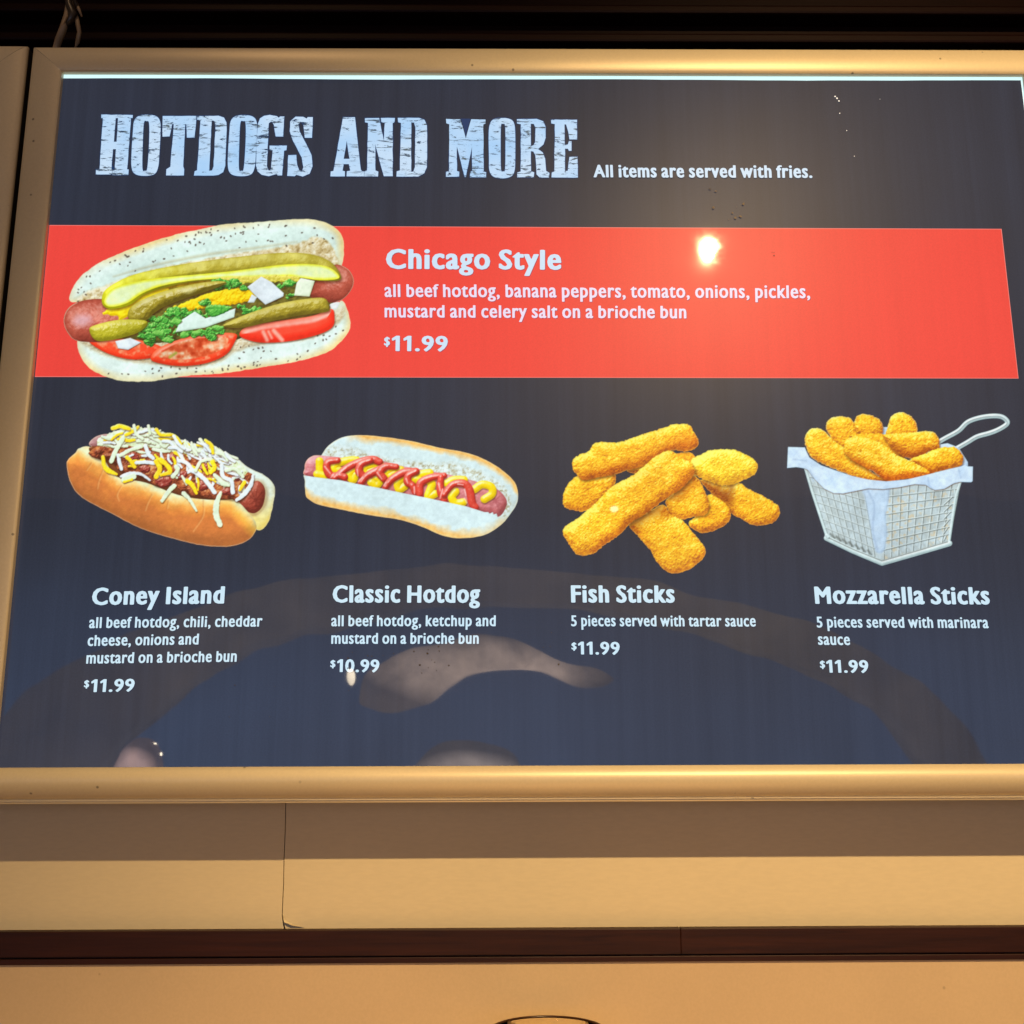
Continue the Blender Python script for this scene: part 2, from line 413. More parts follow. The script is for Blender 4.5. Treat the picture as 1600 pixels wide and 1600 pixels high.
letter('D', A7, [(463, 92), (590, 92), (622, 104), (636, 135), (638, 200), (636, 385), (620, 422), (585, 441), (455, 441), (457, 410), (476, 405), (482, 122), (465, 118)],
       [[(543, 118), (560, 121), (568, 150), (565, 385), (556, 412), (543, 413)]], False, False)
letter('M', A7, [(750, 98), (835, 100), (868, 215), (900, 100), (985, 102), (985, 125), (972, 132), (974, 410), (989, 415), (988, 446), (892, 446), (895, 414), (906, 408), (905, 262), (868, 444), (861, 444), (815, 262), (815, 408), (829, 413), (828, 443), (750, 443), (750, 414), (768, 408), (770, 130), (752, 124)])
letter('O', A7, [(1035, 100), (1085, 92), (1135, 101), (1156, 128), (1162, 190), (1162, 330), (1158, 405), (1138, 440), (1085, 452), (1030, 440), (1008, 402), (1006, 330), (1004, 190), (1012, 128)],
       [[(1077, 140), (1089, 128), (1102, 141), (1104, 260), (1102, 395), (1090, 410), (1077, 396), (1075, 260)]], True)
letter('R', A7, [(1172, 100), (1290, 98), (1328, 112), (1343, 145), (1343, 210), (1330, 250), (1298, 277), (1326, 298), (1340, 335), (1346, 408), (1366, 420), (1362, 447), (1308, 447), (1289, 428), (1282, 315), (1270, 292), (1255, 290), (1256, 410), (1275, 416), (1272, 446), (1174, 446), (1174, 418), (1195, 411), (1196, 130), (1173, 125)],
       [[(1255, 127), (1273, 128), (1283, 152), (1281, 235), (1271, 255), (1255, 258)]], False, False)
letter('E', A7, [(1375, 103), (1530, 103), (1530, 220), (1485, 220), (1478, 175), (1465, 131), (1455, 131), (1457, 254), (1476, 250), (1482, 230), (1497, 230), (1497, 288), (1482, 288), (1476, 276), (1458, 275), (1458, 409), (1475, 407), (1485, 325), (1532, 322), (1535, 447), (1378, 446), (1380, 416), (1395, 410), (1398, 129), (1377, 125)])

# ------------------------------------------------------------------ small lettering: outlines of the built-in face, emboldened and narrowed
_fc = bpy.data.curves.new('measure', 'FONT'); _fo = bpy.data.objects.new('measure', _fc); COL.objects.link(_fo)
_dg = bpy.context.evaluated_depsgraph_get
def text_mesh(body):
    _fc.body = body; _fc.resolution_u = 3; bpy.context.view_layer.update()
    ob = _fo.evaluated_get(_dg()); me = ob.to_mesh()
    v = np.array([tuple(q.co) for q in me.vertices]).reshape(-1, 3)[:, :2]
    cnt = {}
    for p in me.polygons:
        for e in p.edge_keys: cnt[e] = cnt.get(e, 0) + 1
    seg = [e for e, c in cnt.items() if c == 1]
    s = np.array([[v[a], v[b]] for a, b in seg]) if seg else np.zeros((0, 2, 2))
    ob.to_mesh_clear()
    return s
_adv = {}
def width(body):
    s = text_mesh(body); return s[..., 0].max() - s[..., 0].min()
def advance(ch):
    if ch not in _adv: _adv[ch] = width('I' + ch + 'I') - width('II')
    return _adv[ch]
def seg_dist(X, Y, segs):
    d2 = np.full(X.shape, 1e9); ins = np.zeros(X.shape, bool)
    for (x0, y0), (x1, y1) in segs:
        dx, dy = x1 - x0, y1 - y0; L = dx * dx + dy * dy + 1e-12
        t = np.clip(((X - x0) * dx + (Y - y0) * dy) / L, 0, 1)
        np.minimum(d2, (X - x0 - t * dx) ** 2 + (Y - y0 - t * dy) ** 2, out=d2)
        if y0 != y1:
            c = (y0 > Y) != (y1 > Y)
            ins ^= c & (X < dx * (Y - y0) / dy + x0)
    return np.sqrt(d2), ins
ONE = [(0.05, 0.50), (0.05, 0.585), (0.21, 0.70), (0.30, 0.70), (0.30, 0.0), (0.205, 0.0), (0.205, 0.585)]
CAPH = float(text_mesh('H')[..., 1].max()); LFT = float(text_mesh('I')[..., 0].min())
_gl = {}; AY = 2.1
XH = float(text_mesh('x')[..., 1].max()); XN = XH * 1.17; ASC = float(text_mesh('l')[..., 1].max())
print('FONT', CAPH, XH, ASC)
def glyph(ch, sq, bold):
    key = (ch, sq, bold)
    if key in _gl: return _gl[key]
    if ch == '1':
        k = CAPH / 0.70; p = [(x * k, y * k) for x, y in ONE]; segs = np.array([[p[i], p[(i + 1) % len(p)]] for i in range(len(p))])
    else: segs = text_mesh(ch)
    segs = segs.copy(); segs[..., 0] *= sq
    if ch.islower():         # taller small letters, as in the printed face
        y = segs[..., 1]; k = XN / XH
        segs[..., 1] = y * 1.07 if ch in 'ij' else np.where(y < 0, y, np.where(y < XH, y * k, XN + (y - XH) * (ASC - XN) / (ASC - XH)))
    segs[..., 1] *= AY; h = CAPH / 24; m = bold + 1.5 * h
    xs = np.arange(segs[..., 0].min() - m, segs[..., 0].max() + m + h, h); ys = np.arange(segs[..., 1].min() - m, segs[..., 1].max() + m + h, h * 1.4)
    X, Y = np.meshgrid(xs, ys); d, ins = seg_dist(X, Y, segs)
    g = np.where(ins, d, -d) + bold
    # keep counters open
    V = []; Fc = []; idx = {}
    def vid(k, pos):
        if k not in idx: idx[k] = len(V); V.append(pos)
        return idx[k]
    ny, nx = g.shape
    for j in range(ny - 1):
        for i in range(nx - 1):
            c = [(j, i), (j, i + 1), (j + 1, i + 1), (j + 1, i)]; val = [g[a] for a in c]
            if max(val) <= 0: continue
            poly = []
            for k in range(4):
                a, b = c[k], c[(k + 1) % 4]; va, vb = val[k], val[(k + 1) % 4]
                if va > 0: poly.append(vid(a, (xs[a[1]], ys[a[0]])))
                if (va > 0) != (vb > 0):
                    t = va / (va - vb); kk = (min(a, b), max(a, b))
                    poly.append(vid(kk, (xs[a[1]] + (xs[b[1]] - xs[a[1]]) * t, ys[a[0]] + (ys[b[0]] - ys[a[0]]) * t)))
            if len(poly) >= 3: Fc.append(tuple(poly))
    V = np.array(V).reshape(-1, 2); V[:, 1] /= AY
    _gl[key] = (V, Fc)
    return _gl[key]
def text_line(name, body, x0, x1, yb0, yb1, cap, mat, bold=0.022, sq=0.80, shade=True, slant=None, track=0.02):
    """body set between pixels x0..x1 on the baseline yb0..yb1, capital height cap (pixels of the photograph)"""
    V = []; Fc = []; x = 0; n = 0
    for ch in body:
        if ch == ' ': x += advance(ch) * sq * 0.9; continue
        a = advance(ch)
        if ch == '1': a = 0.42 * CAPH / 0.70
        gv, gf = glyph(ch, sq, bold)
        if len(gv):
            V.append(gv + [x, 0]); Fc += [tuple(i + n for i in q) for q in gf]; n += len(gv)
        x += a * sq + track + bold * 0.9
    V = np.concatenate(V); u = (V[:, 0] - V[:, 0].min()) / (V[:, 0].max() - V[:, 0].min())
    vv = (V[:, 1] + bold / AY) / (CAPH + 2 * bold / AY)
    if slant is None:       # letter stems follow the leaning verticals of the board
        xm = (x0 + x1) / 2; ym = (yb0 + yb1) / 2; slant = (772 - xm) / (ym + 6708) * 1.0
    px = x0 + (x1 - x0) * u + slant * vv * cap; py = yb0 + (yb1 - yb0) * u - vv * cap
    o = mesh(name, P(px, py, -0.0012), Fc, mat, mb)
    if shade:
        # thin printed dark edge below and right of the letters
        mesh(name + '_shade', P(px + 0.9, py + 1.0, -0.0009), Fc, shade if shade is not True else M_TEXTS, o)
    return o
M_SHR = print_mat('mauve_lettering_shade', (170, 70, 92), 0.03, 0.03)
DB, TB = 0.026, 0.039
text_line('heading_note', 'All items are served with fries.', 927.5, 1269.5, 277, 278, 19.5, M_TEXTT, 0.036, 0.84)
text_line('dish_name', 'Chicago Style', 603, 877, 420, 421.5, 31, M_TEXTT, TB, 0.88, M_SHR)
text_line('description_text', 'all beef hotdog, banana peppers, tomato, onions, pickles,', 601, 1266, 464, 466, 20, M_TEXTW, DB, 0.86, M_SHR)
text_line('description_text', 'mustard and celery salt on a brioche bun', 601, 1072.5, 496, 497.5, 19.5, M_TEXTW, DB, 0.86, M_SHR)
def price(x, b, digits, x1, b1, h, mat, sh=True, k=1.0):
    text_line('dollar_sign', '$', x, x + 8.0 * k, b - 7.5 * k, b - 7.5 * k, h * 0.56, mat, 0.03, 0.85, sh)
    text_line('price_text', digits, x + 10.5 * k, x1, b, b1, h, mat, TB * 0.85, 0.9, sh)
price(600, 548.5, '11.99', 699.5, 549, 24, M_TEXTT, M_SHR, 1.15)
text_line('dish_name', 'Coney Island', 143, 350, 945.5, 943, 27, M_TEXTB, TB, 0.80)
text_line('description_text', 'all beef hotdog, chili, cheddar', 139, 409.5, 981.5, 979, 17, M_TEXTB, DB, 0.80)
text_line('description_text', 'cheese, onions and', 136.5, 310, 1009.5, 1007, 17, M_TEXTB, DB, 0.80)
text_line('description_text', 'mustard on a brioche bun', 134.5, 369.5, 1037, 1034, 17, M_TEXTB, DB, 0.80)
price(131, 1081.5, '11.99', 209.5, 1080.5, 20, M_TEXTB)
text_line('dish_name', 'Classic Hotdog', 519.5, 750, 941.5, 942, 27, M_TEXTB, TB, 0.80)
text_line('description_text', 'all beef hotdog, ketchup and', 517.5, 774.5, 978.5, 978.5, 17, M_TEXTB, DB, 0.80)
text_line('description_text', 'mustard on a brioche bun', 517.5, 748, 1006, 1006, 17, M_TEXTB, DB, 0.80)
price(516, 1050, '10.99', 592.5, 1050.5, 20, M_TEXTB)
text_line('dish_name', 'Fish Sticks', 892.5, 1054.5, 941.5, 941.8, 27, M_TEXTB, TB, 0.80)
text_line('description_text', '5 pieces served with tartar sauce', 892.5, 1181, 978.5, 979, 17, M_TEXTB, DB, 0.80)
price(893, 1022.5, '11.99', 968.5, 1023, 20, M_TEXTB)
text_line('dish_name', 'Mozzarella Sticks', 1274, 1547, 943.5, 944.5, 27, M_TEXTB, TB, 0.80)
text_line('description_text', '5 pieces served with marinara', 1276.5, 1545, 980.5, 981.5, 17, M_TEXTB, DB, 0.80)
text_line('description_text', 'sauce', 1278.5, 1328.5, 1007.5, 1008, 17, M_TEXTB, DB, 0.80)
price(1281.5, 1051, '11.99', 1357.5, 1051.5, 20, M_TEXTB)
bpy.data.objects.remove(_fo)

# ------------------------------------------------------------------ printed food pictures (flat ink on the sheet, painted into fine meshes)
SS = 2
_lat = {}
def vnoise(X, Y, scale, seed):
    if seed not in _lat: _lat[seed] = np.random.RandomState(seed).rand(256, 256)
    L = _lat[seed]; x = X / scale; y = Y / scale
    xi = np.floor(x).astype(int); yi = np.floor(y).astype(int); fx = x - xi; fy = y - yi
    fx = fx * fx * (3 - 2 * fx); fy = fy * fy * (3 - 2 * fy)
    a = L[yi % 256, xi % 256]; b = L[yi % 256, (xi + 1) % 256]; c = L[(yi + 1) % 256, xi % 256]; d = L[(yi + 1) % 256, (xi + 1) % 256]
    return (a * (1 - fx) + b * fx) * (1 - fy) + (c * (1 - fx) + d * fx) * fy
def fbm(X, Y, scale, seed, octv=3, gain=0.55):
    s = 0; a = 1; t = 0
    for k in range(octv):
        s = s + a * vnoise(X + 31.7 * k, Y + 17.3 * k, scale / 2 ** k, seed + k); t += a; a *= gain
    return s / t
def rampc(t, stops):
    t = np.clip(t, 0, 1); xs = [p for p, _ in stops]; cs = np.array([c for _, c in stops], float)
    return np.stack([np.interp(t, xs, cs[:, k]) for k in range(3)], -1)
class Picture:
    def __init__(s, ox, oy, sc, x0, y0, x1, y1):
        """drawing units are those of an enlarged view: pixel = origin + sc * unit"""
        s.o = (ox, oy, sc); s.x0, s.y0 = x0, y0
        s.W = (x1 - x0) * SS; s.H = (y1 - y0) * SS
        gx = x0 + (np.arange(s.W) + 0.5) / SS; gy = y0 + (np.arange(s.H) + 0.5) / SS
        s.X, s.Y = np.meshgrid((gx - ox) / sc, (gy - oy) / sc)
        s.rgb = np.zeros((s.H, s.W, 3)); s.a = np.zeros((s.H, s.W)); s.id = np.full((s.H, s.W), -1); s.names = []
        s.u = 1 / (sc * SS)         # units per sample
    def pid(s, name):
        s.names.append(name); return len(s.names) - 1
    def win(s, pts, m):
        p = np.array(pts, float); u = s.u
        cx = lambda v: int(np.clip((v - s.X[0, 0]) / u, 0, s.W)); cy = lambda v: int(np.clip((v - s.Y[0, 0]) / u, 0, s.H))
        return slice(cy(p[:, 1].min() - m), cy(p[:, 1].max() + m) + 1), slice(cx(p[:, 0].min() - m), cx(p[:, 0].max() + m) + 1)
    def comp(s, w, rgb, a, pid):
        a3 = a[..., None]; A = s.a[w]; out = a + A * (1 - a)
        s.rgb[w] = np.where(out[..., None] > 1e-4, (rgb * a3 + s.rgb[w] * (A * (1 - a))[..., None]) / np.maximum(out, 1e-4)[..., None], s.rgb[w])
        s.a[w] = out
        if pid is not None: s.id[w] = np.where(a > 0.5, pid, s.id[w])
    def shade(s, w, d, R, cols, bump, rag, light, amb, seed, tex, pid, soft, op=1.0, spec=0, dark=None):
        X, Y = s.X[w], s.Y[w]
        if rag: d = d + (fbm(X, Y, rag[1], seed + 9, 3) - 0.5) * 2 * rag[0]
        h = np.sqrt(np.clip(1 - (1 - np.clip(d / R, 0, 1)) ** 2, 0, 1)) * R
        n = 0
        if bump:
            for k, (amp, sc) in enumerate(bump):
                q = fbm(X, Y, sc, seed + 3 * k, 2); n = n + amp * q
            h = h + n
        gy, gx = np.gradient(h, s.u)
        L = _n3(light); nz = 1 / np.sqrt(gx * gx + gy * gy + 1)
        lam = (-gx * L[0] - gy * L[1] + L[2]) * nz
        t = amb + (1 - amb) * np.clip(lam, 0, 1)
        if tex: t = t + (fbm(X, Y, tex[1], seed + 21, 3) - 0.5) * tex[0]
        c = cols(X, Y, t, d) if callable(cols) else rampc(t, cols)
        if spec:
            hv = _n3((light[0], light[1], light[2] + 1)); sp = np.clip((-gx * hv[0] - gy * hv[1] + hv[2]) * nz, 0, 1) ** 28
            c = c + (np.array([250, 245, 240]) - c) * (np.clip(sp * spec, 0, 1))[..., None]
        a = np.clip(d / (s.u * soft) + 0.5, 0, 1) * op
        if soft >= 5: a = a * (s.a[w] > 0.6)
        if soft >= 26: c = s.rgb[w] * np.clip(c / np.array([228, 175, 95.0]), 0, 1)      # painted shadow and red-brown undersides, keeping the crumb beneath
        s.comp(w, c, a, pid)
    def blob(s, pts, cols, R=60, bump=None, rag=None, light=(-0.35, -0.7, 0.65), amb=0.25, seed=1, tex=None, pid=None, sharp=False, soft=1.6, op=1.0, spec=0, n=6, shadow=0):
        p = np.array(pts, float) if sharp else smooth_closed(pts, n)
        segs = [(p[i], p[(i + 1) % len(p)]) for i in range(len(p))]
        if shadow: s._shadow(p, segs, shadow)
        w = s.win(p, 4 * s.u + (rag[0] if rag else 0)); d, ins = seg_dist(s.X[w], s.Y[w], segs); d = np.where(ins, d, -d)
        s.shade(w, d, R, cols, bump, rag, light, amb, seed, tex, pid, soft, op, spec)
    def _shadow(s, p, segs, sh):
        q = [(a + [sh * .3, sh * .6], b + [sh * .3, sh * .6]) for a, b in segs]
        w = s.win(p, 2 * sh); d, ins = seg_dist(s.X[w], s.Y[w], q); d = np.where(ins, d, -d)
        k = np.clip(d / sh + 0.6, 0, 1) * 0.55 * (s.a[w] > 0.5)
        s.rgb[w] = s.rgb[w] * (1 - k[..., None]) + np.array([60, 30, 15]) * k[..., None]
    def stroke(s, pts, wd, cols, R=None, bump=None, rag=None, light=(-0.35, -0.7, 0.65), amb=0.3, seed=1, tex=None, pid=None, soft=1.6, op=1.0, spec=0, curve=True, shadow=0):
        p = np.array(pts, float)
        if curve and len(p) > 2:
            e = np.vstack([2 * p[0] - p[1], p, 2 * p[-1] - p[-2]]); out = []
            for i in range(1, len(e) - 2):
                a, b, c, d_ = e[i - 1], e[i], e[i + 1], e[i + 2]
                for k in range(6):
                    t = k / 6; out.append(0.5 * ((2 * b) + (-a + c) * t + (2 * a - 5 * b + 4 * c - d_) * t * t + (-a + 3 * b - 3 * c + d_) * t ** 3))
            p = np.array(out + [p[-1]])
        W = np.interp(np.linspace(0, 1, len(p)), np.linspace(0, 1, len(wd)), wd) if isinstance(wd, (list, tuple)) else np.full(len(p), float(wd))
        w = s.win(p, W.max() + 5 * s.u + shadow * 2); X, Y = s.X[w], s.Y[w]; d = np.full(X.shape, -1e9); ds = d.copy()
        for i in range(len(p) - 1):
            (x0, y0), (x1, y1) = p[i], p[i + 1]; dx, dy = x1 - x0, y1 - y0; L = dx * dx + dy * dy + 1e-9
            t = np.clip(((X - x0) * dx + (Y - y0) * dy) / L, 0, 1)
            q = W[i] + (W[i + 1] - W[i]) * t - np.hypot(X - x0 - t * dx, Y - y0 - t * dy)
            d = np.maximum(d, q)
            if shadow:
                t2 = np.clip(((X - shadow * .4 - x0) * dx + (Y - shadow - y0) * dy) / L, 0, 1)
                ds = np.maximum(ds, W[i] - np.hypot(X - shadow * .4 - x0 - t2 * dx, Y - shadow - y0 - t2 * dy))
        if shadow:
            k = np.clip(ds / shadow + 0.5, 0, 1) * 0.5 * (s.a[w] > 0.5)
            s.rgb[w] = s.rgb[w] * (1 - k[..., None]) + np.array([70, 35, 20]) * k[..., None]
        s.shade(w, d, R or W.max(), cols, bump, rag, light, amb, seed, tex, pid, soft, op, spec)
    def rim(s, col, wpx=1.2, k=0.6):
        """bright sharpened outline the printer left around the cut-out"""
        a = (s.a > 0.5).astype(float); r = int(round(wpx * SS)); inner = a.copy()
        for dx, dy in ((r, 0), (-r, 0), (0, r), (0, -r), (r // 2 + 1, r // 2 + 1), (-r // 2, r // 2 + 1), (r // 2 + 1, -r // 2), (-r // 2, -r // 2)):
            inner = np.minimum(inner, np.roll(np.roll(a, dx, 1), dy, 0))
        e = (a - inner) * k; s.rgb = s.rgb * (1 - e[..., None]) + np.array(col, float) * e[..., None]
    def build(s, name, grain=5):
        H, W = s.H // SS, s.W // SS
        A = s.a.reshape(H, SS, W, SS).mean((1, 3)); C = (s.rgb * s.a[..., None]).reshape(H, SS, W, SS, 3).mean((1, 3)) / np.maximum(A, 1e-3)[..., None]
        ID = s.id[SS // 2::SS, SS // 2::SS]
        # carry colour and id outward one cell for the soft edge
        for _ in range(7):
            for dx, dy in ((1, 0), (-1, 0), (0, 1), (0, -1)):
                r = np.roll(np.roll(ID, dx, 1), dy, 0); ID = np.where(ID < 0, r, ID)
                ra = np.roll(np.roll(A, dx, 1), dy, 0); rc = np.roll(np.roll(C, dx, 1), dy, 0)
                C = np.where((A < 0.05)[..., None] & (ra > 0.05)[..., None], rc, C)
        gxx, gyy = np.meshgrid(np.arange(W) * 1.0, np.arange(H) * 1.0)
        C = C * (1 + (fbm(gxx, gyy, 5, 901, 3) - 0.5) * 0.12 + (fbm(gxx, gyy, 40, 905, 2) - 0.5) * 0.12)[..., None]
        lum = C.mean(-1, keepdims=True); C = lum + (C - lum) * 1.12; C = C * 1.045 + 3
        C = C + (np.random.RandomState(5).rand(H, W, 1) - 0.5) * grain
        lin = srgb(np.clip(C, 0, 255))
        gx, gy = np.meshgrid(s.x0 + np.arange(W) + 0.5, s.y0 + np.arange(H) + 0.5)
        pos = P(gx, gy, -0.0015)
        cell = (A[:-1, :-1] + A[1:, :-1] + A[:-1, 1:] + A[1:, 1:]) > 0.02
        cid = ID[:-1, :-1]
        root = None
        order = [k for k in range(len(s.names))]
        def sub(k, nm, par):
            m = cell & ((cid == k))
            jj, ii = np.nonzero(m)
            if len(jj) == 0: return None
            q = np.stack([jj * W + ii, jj * W + ii + 1, (jj + 1) * W + ii + 1, (jj + 1) * W + ii], 1)[:, ::-1]
            used, inv = np.unique(q, return_inverse=True); q = inv.reshape(q.shape)
            me = bpy.data.meshes.new(nm); me.vertices.add(len(used)); me.vertices.foreach_set('co', pos.reshape(-1, 3)[used].astype('f4').ravel())
            me.loops.add(q.size); me.loops.foreach_set('vertex_index', q.astype('i4').ravel())
            me.polygons.add(len(q)); me.polygons.foreach_set('loop_start', (np.arange(len(q)) * 4).astype('i4')); me.polygons.foreach_set('loop_total', np.full(len(q), 4, 'i4'))
            me.update(); at = me.color_attributes.new('ink', 'FLOAT_COLOR', 'POINT')
            at.data.foreach_set('color', np.concatenate([lin.reshape(-1, 3)[used], np.clip(A, 0, 1).reshape(-1, 1)[used]], 1).astype('f4').ravel())
            me.materials.append(M_PIC)
            o = bpy.data.objects.new(nm, me); COL.objects.link(o); o.parent = par
            o.matrix_parent_inverse = par.matrix_basis.inverted() if par is mb else Matrix()
            return o
        root = empty(name); root.parent = mb; root.matrix_parent_inverse = Matrix.Translation(-mb.location)
        for k in order:
            sub(k, s.names[k], root)
def _n3(v):
    v = np.array(v, float); return v / np.linalg.norm(v)

# ---------- Chicago style
p = Picture(80, 320, 0.325, 88, 334, 562, 604)
bun, sau, pick, pep, tom, oni, rel, mus = [p.pid(n) for n in ('bun', 'sausage', 'pickle_spear', 'pepper', 'tomato_slice', 'onion', 'relish', 'mustard')]
def buncol(golden_top, top):
    def f(X, Y, t, d):
        c = rampc(t, [(0, (170, 165, 135)), (0.45, (200, 215, 200)), (0.8, (208, 229, 222)), (1, (222, 240, 234))])
        g = np.clip(1 - d / 42, 0, 1) * np.clip(vnoise(X, Y, 170, 77) * 1.4, 0.25, 1)
        g = g * (1 if golden_top else 0.6)
        return c + (np.array([228, 205, 140]) - c) * g[..., None]
    return f
# lower bun
p.blob([(130, 648), (138, 720), (185, 785), (260, 825), (350, 846), (480, 847), (650, 822), (800, 812), (1000, 783), (1200, 748), (1330, 706), (1400, 650), (1436, 590), (1430, 530), (1398, 462), (1330, 500), (1000, 560), (500, 640), (300, 640), (190, 640)],
       buncol(True, False), R=70, bump=[(5, 60)], light=(-0.1, 0.45, 0.9), amb=0.55, tex=(0.14, 40), rag=(3, 26), pid=bun, seed=4)
p.blob([(150, 655), (200, 700), (330, 745), (480, 765), (640, 785), (800, 760), (900, 700), (1040, 668), (1250, 640), (1390, 560), (1400, 490), (1300, 520), (800, 600), (300, 640)],
       [(0, (120, 95, 60)), (0.5, (190, 170, 130)), (1, (222, 215, 190))], R=30, bump=[(14, 12)], amb=0.4, tex=(0.5, 22), rag=(6, 20), pid=bun, seed=14, op=0.8, soft=14)
# upper bun
p.blob([(92, 462), (96, 415), (130, 360), (190, 305), (260, 265), (330, 235), (450, 188), (600, 143), (720, 118), (830, 95), (1000, 83), (1190, 69), (1300, 80), (1370, 115), (1402, 160), (1407, 215), (1392, 300), (1330, 330), (1000, 330), (500, 380), (250, 470), (150, 470)],
       buncol(True, True), R=80, bump=[(6, 70)], amb=0.5, tex=(0.16, 60), rag=(3, 30), pid=bun, seed=3)
def crumb(X, Y, t, d):
    n = fbm(X, Y, 16, 88, 3); c = rampc(t * 0.55 + (n - 0.5) * 1.3 + 0.28, [(0, (125, 100, 62)), (0.4, (178, 160, 112)), (0.7, (208, 196, 158)), (1, (230, 228, 205))])
    return c
p.blob([(120, 458), (180, 415), (300, 372), (450, 320), (700, 268), (900, 232), (1080, 205), (1200, 180), (1270, 152), (1335, 180), (1372, 240), (1375, 300), (1300, 285), (1150, 262), (900, 280), (600, 325), (400, 380), (260, 440), (160, 466)],
       crumb, R=25, bump=[(12, 14)], amb=0.35, rag=(6, 22), pid=bun, seed=8, soft=8)
p.stroke([(300, 345), (500, 290), (750, 240), (1000, 205), (1180, 178)], [3, 6, 7, 6, 3], [(0, (150, 145, 110)), (1, (178, 170, 130))], soft=8, op=0.5)
# seeds
rs = random.Random(11)
for _ in range(150):
    if rs.random() < 0.62:
        u = rs.random(); x = 110 + 1290 * u; yt = np.interp(x, [95, 200, 330, 600, 830, 1190, 1400], [420, 300, 235, 143, 97, 70, 165]); y = yt + 6 + abs(rs.gauss(0, 1)) * 55 * (1 if x < 1250 else 1.6)
        if y > yt + 125: continue
    else:
        x = 250 + 1160 * rs.random(); yb = np.interp(x, [250, 480, 800, 1200, 1430], [822, 847, 812, 748, 590]); y = yb - 4 - abs(rs.gauss(0, 1)) * 45
    a = rs.uniform(0, 3.14); r = rs.uniform(2.2, 4.2)
    p.stroke([(x, y), (x + 4 * math.cos(a), y + 4 * math.sin(a))], r, [(0, (60, 50, 45)), (1, (95, 85, 75))], curve=False, soft=2.4, op=0.85)
p.blob([(380, 500), (500, 400), (700, 350), (900, 340), (1100, 340), (900, 420), (600, 460)], [(0, (110, 95, 15)), (1, (215, 185, 40))], R=20, bump=[(14, 18)], tex=(0.4, 20), pid=mus)
# dark bed under the toppings
p.blob([(190, 520), (300, 470), (700, 380), (1200, 320), (1360, 330), (1340, 500), (1100, 600), (850, 650), (600, 660), (430, 660), (250, 640)],
       [(0, (45, 40, 22)), (0.5, (85, 80, 35)), (1, (120, 110, 50))], R=20, bump=[(20, 25)], tex=(0.6, 25), rag=(6, 25), pid=rel, seed=31)
# tomatoes
def tomc(X, Y, t, d):
    n = fbm(X, Y, 26, 55, 3); c = rampc(t, [(0, (150, 30, 18)), (0.5, (215, 60, 35)), (0.85, (238, 80, 48)), (1, (250, 130, 95))])
    k = np.clip((d - 12) / 8, 0, 1) * np.clip((n - 0.5) * 5, 0, 1); return c + (np.array([225, 165, 125]) - c) * k[..., None] * 0.75
p.blob([(182, 652), (300, 645), (420, 650), (525, 680), (540, 720), (440, 742), (350, 738), (250, 705)], tomc, R=22, amb=0.4, pid=tom, seed=41, spec=0.4, bump=[(3, 30)], shadow=8)
p.blob([(478, 742), (515, 690), (640, 640), (780, 618), (886, 620), (882, 660), (840, 720), (750, 760), (640, 775), (540, 766)], tomc, R=26, amb=0.4, pid=p.pid('tomato_slice'), seed=42, spec=0.4, bump=[(4, 26)], shadow=8)
p.blob([(520, 732), (560, 688), (650, 652), (770, 636), (850, 640), (826, 690), (740, 728), (620, 745)],
       lambda X, Y, t, d: rampc(fbm(X, Y, 34, 61, 3) * 1.5 - 0.25, [(0, (175, 60, 30)), (0.4, (205, 95, 60)), (0.62, (222, 150, 110)), (0.85, (226, 205, 175)), (1, (232, 222, 205))]), R=10, pid=p.pid('tomato_slice'), soft=5)
p.stroke([(570, 732), (600, 712)], 6, [(0, (150, 150, 60)), (1, (170, 165, 80))], pid=p.pid('tomato_slice'), soft=5)
p.blob([(905, 625), (935, 590), (1050, 565), (1250, 535), (1345, 500), (1362, 540), (1350, 590), (1280, 625), (1150, 655), (1020, 663), (940, 648)],
       [(0, (170, 35, 22)), (0.5, (228, 55, 38)), (0.85, (240, 80, 58)), (1, (252, 150, 130))], R=40, amb=0.35, pid=p.pid('tomato_slice'), seed=43, spec=0.5, bump=[(4, 60)], shadow=8)
for a, b, w in (((1020, 612), (1038, 650), 9), ((1070, 605), (1110, 650), 10), ((1045, 610), (1060, 640), 6)):
    p.stroke([a, b], w, [(0, (240, 170, 150)), (1, (250, 205, 190))], soft=7, op=0.8, curve=False)
# sausage ends
sc = [(0, (85, 35, 28)), (0.45, (140, 62, 50)), (0.8, (170, 84, 68)), (1, (205, 135, 120))]
p.blob([(60, 562), (76, 505), (130, 467), (230, 452), (330, 470), (420, 520), (400, 600), (260, 655), (130, 655), (82, 620)], sc, R=95, bump=[(3, 10)], tex=(0.28, 14), amb=0.2, pid=sau, seed=51, light=(-0.3, -0.25, 0.9))
p.blob([(110, 548), (140, 528), (185, 535), (190, 565), (150, 585), (115, 575)], [(0, (205, 165, 170)), (1, (215, 180, 190))], R=10, tex=(0.5, 12), rag=(8, 12), soft=22, op=0.75)
p.blob([(1240, 420), (1300, 330), (1365, 288), (1425, 308), (1454, 358), (1442, 410), (1392, 460), (1320, 470), (1250, 445)], sc, R=85, bump=[(3, 10)], tex=(0.25, 14), amb=0.22, pid=p.pid('sausage'), seed=52, light=(0.2, -0.4, 0.85))
p.blob([(1340, 478), (1385, 468), (1372, 500), (1350, 500)], [(0, (205, 215, 215)), (1, (235, 240, 240))], R=8, pid=oni)
# yellow smear on the left
p.blob([(248, 522), (300, 488), (360, 455), (450, 410), (540, 392), (560, 420), (450, 470), (390, 525), (330, 555), (315, 535)],
       [(0, (165, 140, 20)), (0.5, (222, 195, 20)), (1, (250, 235, 60))], R=18, bump=[(12, 22)], rag=(7, 18), amb=0.35, pid=mus, seed=61)
